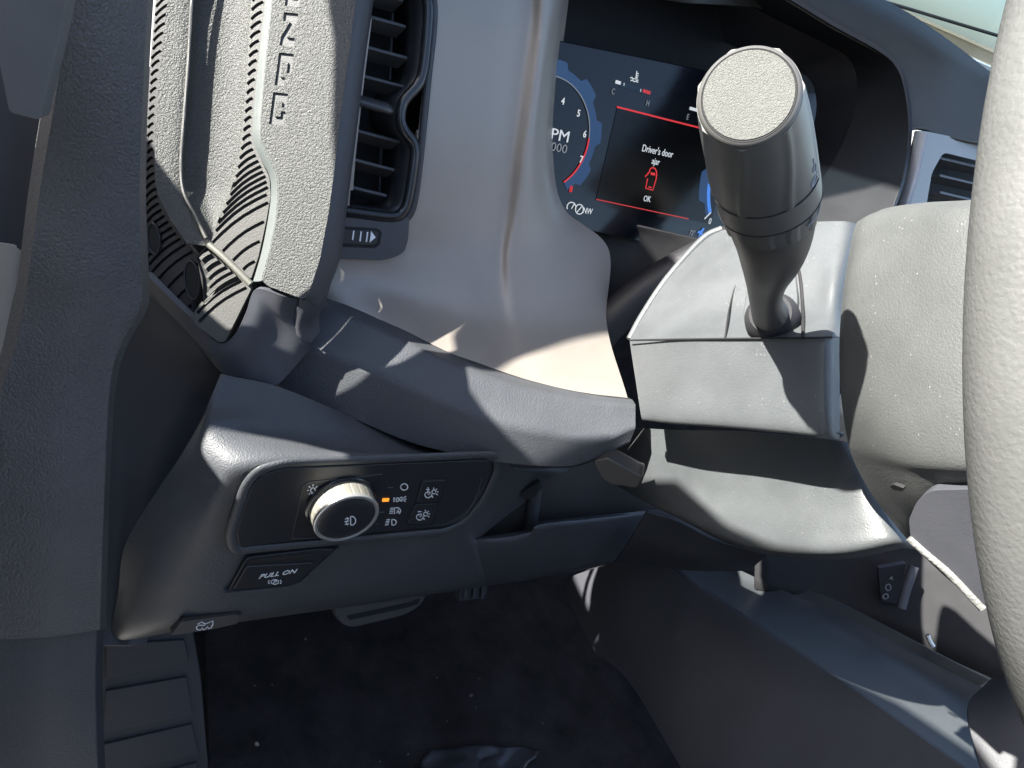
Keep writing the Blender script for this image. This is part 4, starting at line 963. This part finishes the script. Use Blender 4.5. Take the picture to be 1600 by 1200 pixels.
plate('groove', [(541, 962), (640, 941), (656, 934), (654, 944), (634, 950), (546, 969)], BP, M_black, bp_, .002, 3, 0, .0004)
tube('arm', [P(600, 930, .80), P(600, 860, .86), P(620, 780, .92)], .01, M_black, bp_, 4, 8)
gp = thing('accelerator_pedal', 'dark accelerator pedal tip showing under the knee panel', 'accelerator pedal', P(742, 925, .80))
GP = Plane(P(742, 925, .80), 30)
plate('pad', [(718, 940), (722, 890), (768, 880), (760, 930), (750, 936)], GP, M_mat, gp, .012, 3, .0015)
for x in (727, 740, 753): tube('tread', [GP(x, 934, .002), GP(x+5, 895, .002)], .003, M_mat, gp, 3, 8)

# ================================================================== CENTRE CONSOLE
cc = thing('centre_console', 'dark centre console with a sloping side and a lower storage tray', 'centre console', P(1200, 1190, .75))
def K(px, py, x): return X(px, py, x)
rows = [[K(975, 866, .62), K(1034, 874, .60), K(1120, 934, .60), K(1240, 1014, .60), K(1380, 1110, .60), K(1560, 1240, .60)],
        [K(952, 880, .62), K(1028, 880, .598), K(1110, 945, .597), K(1225, 1028, .597), K(1360, 1126, .597), K(1530, 1252, .597)],
        [K(880, 910, .64), K(960, 930, .60), K(1040, 1000, .59), K(1120, 1080, .585), K(1220, 1180, .58), K(1300, 1280, .58)],
        [K(900, 960, .62), K(950, 1000, .60), K(1005, 1060, .585), K(1060, 1140, .575), K(1110, 1220, .57), K(1150, 1300, .57)],
        [K(930, 1020, .6), K(970, 1050, .59), K(1000, 1090, .585), K(1035, 1150, .575), K(1075, 1220, .57), K(1110, 1300, .57)]]
patch('side_panel', rows, M_console, cc, 7, 7, .005, .0015)
rows = [[K(1030, 872, .602), K(1120, 932, .602), K(1240, 1012, .602), K(1380, 1108, .602), K(1560, 1238, .602)],
        [K(1050, 870, .64), K(1150, 930, .64), K(1270, 1000, .64), K(1410, 1090, .64), K(1580, 1200, .64)],
        [K(1090, 872, .70), K(1190, 925, .69), K(1300, 980, .69), K(1430, 1056, .69), K(1560, 1130, .69)],
        [K(1110, 868, .73), K(1210, 915, .71), K(1330, 968, .71), K(1450, 1030, .71), K(1560, 1085, .71)]]
patch('tray', rows, plastic('tray_plastic', (.05, .056, .06), .42, 1200, .00004), cc, 7, 7, .005, .0015)
rows = [[K(1200, 900, .74), K(1300, 935, .73), K(1380, 975, .72), K(1460, 1018, .715), K(1545, 1062, .71)], [K(1220, 925, .715), K(1310, 965, .712), K(1385, 1005, .71), K(1450, 1045, .71), K(1520, 1080, .708)]]
patch('tray_wall', rows, plastic('tray_wall_plastic', (.055, .06, .062), .45, 1200, .00004), cc, 6, 4, .004, .001)
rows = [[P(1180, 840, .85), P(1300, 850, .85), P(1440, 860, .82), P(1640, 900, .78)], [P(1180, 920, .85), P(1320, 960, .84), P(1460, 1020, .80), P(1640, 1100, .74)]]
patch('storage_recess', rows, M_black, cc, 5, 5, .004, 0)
tube('recess_edge', [P(1428, 885, .78), P(1416, 920, .78), P(1408, 950, .78)], .005, M_console, cc, 4, 10)
plate('socket_plate', [(1372, 888), (1416, 880), (1404, 945), (1376, 940)], Plane(P(1390, 915, .80), 0, 20), M_dark, cc, .004, 3, .0005)
strokes('socket_symbol', [circ(1388, 918, 4, 5), circ(1384, 932, 4, 4), [(1390, 905), (1394, 901)], [(1392, 902), (1395, 906)]], Plane(P(1390, 915, .797), 0, 20), 2, M_grey, cc)
tube('bright_clip', [P(1449, 992, .70), P(1453, 1002, .70), P(1458, 1010, .70)], .0022, M_chrome, cc, 3, 8)
rows = [[P(1545, 1062, .60), P(1600, 1040, .58), P(1680, 1040, .56)], [P(1510, 1110, .58), P(1580, 1120, .56), P(1680, 1120, .54)], [P(1540, 1230, .55), P(1600, 1230, .54), P(1680, 1230, .53)]]
patch('armrest_end', rows, M_dark, cc, 5, 5, .004, .001)

M_glass = bpy.data.materials.new('tinted_glass'); M_glass.use_nodes = True
_t = M_glass.node_tree; _t.nodes.clear()
_o = _t.nodes.new('ShaderNodeOutputMaterial'); _m = _t.nodes.new('ShaderNodeMixShader'); _a = _t.nodes.new('ShaderNodeBsdfTransparent'); _b = _t.nodes.new('ShaderNodeBsdfGlossy')
_a.inputs[0].default_value = (.48, .54, .58, 1); _b.inputs['Roughness'].default_value = .05; _m.inputs[0].default_value = .04
_t.links.new(_a.outputs[0], _m.inputs[1]); _t.links.new(_b.outputs[0], _m.inputs[2]); _t.links.new(_m.outputs[0], _o.inputs[0])
wg = thing('windscreen', 'tinted windscreen glass showing pale blue sky at the upper right corner', 'windscreen', Vector((.75, .95, -.05)))
rows = [[Vector((x, y-.06*((x-.75)/.75)**2, z)) for x in (.02, .4, .75, 1.1, 1.48)] for y, z in ((.98, -.05), (.75, .2), (.52, .455))]
patch('glass', rows, M_glass, wg, 5, 5, .005, 0)
# ---- windscreen wiper and glass
wp = thing('wiper_arm', 'thin black wiper arm crossing the windscreen', 'wiper', P(1450, 30, 1.1))
tube('arm', [P(1320, -14, 1.1), P(1400, 8, 1.1), P(1470, 29, 1.1), P(1560, 56, 1.1), P(1660, 86, 1.1)], .0022, M_black, wp, 5, 8)
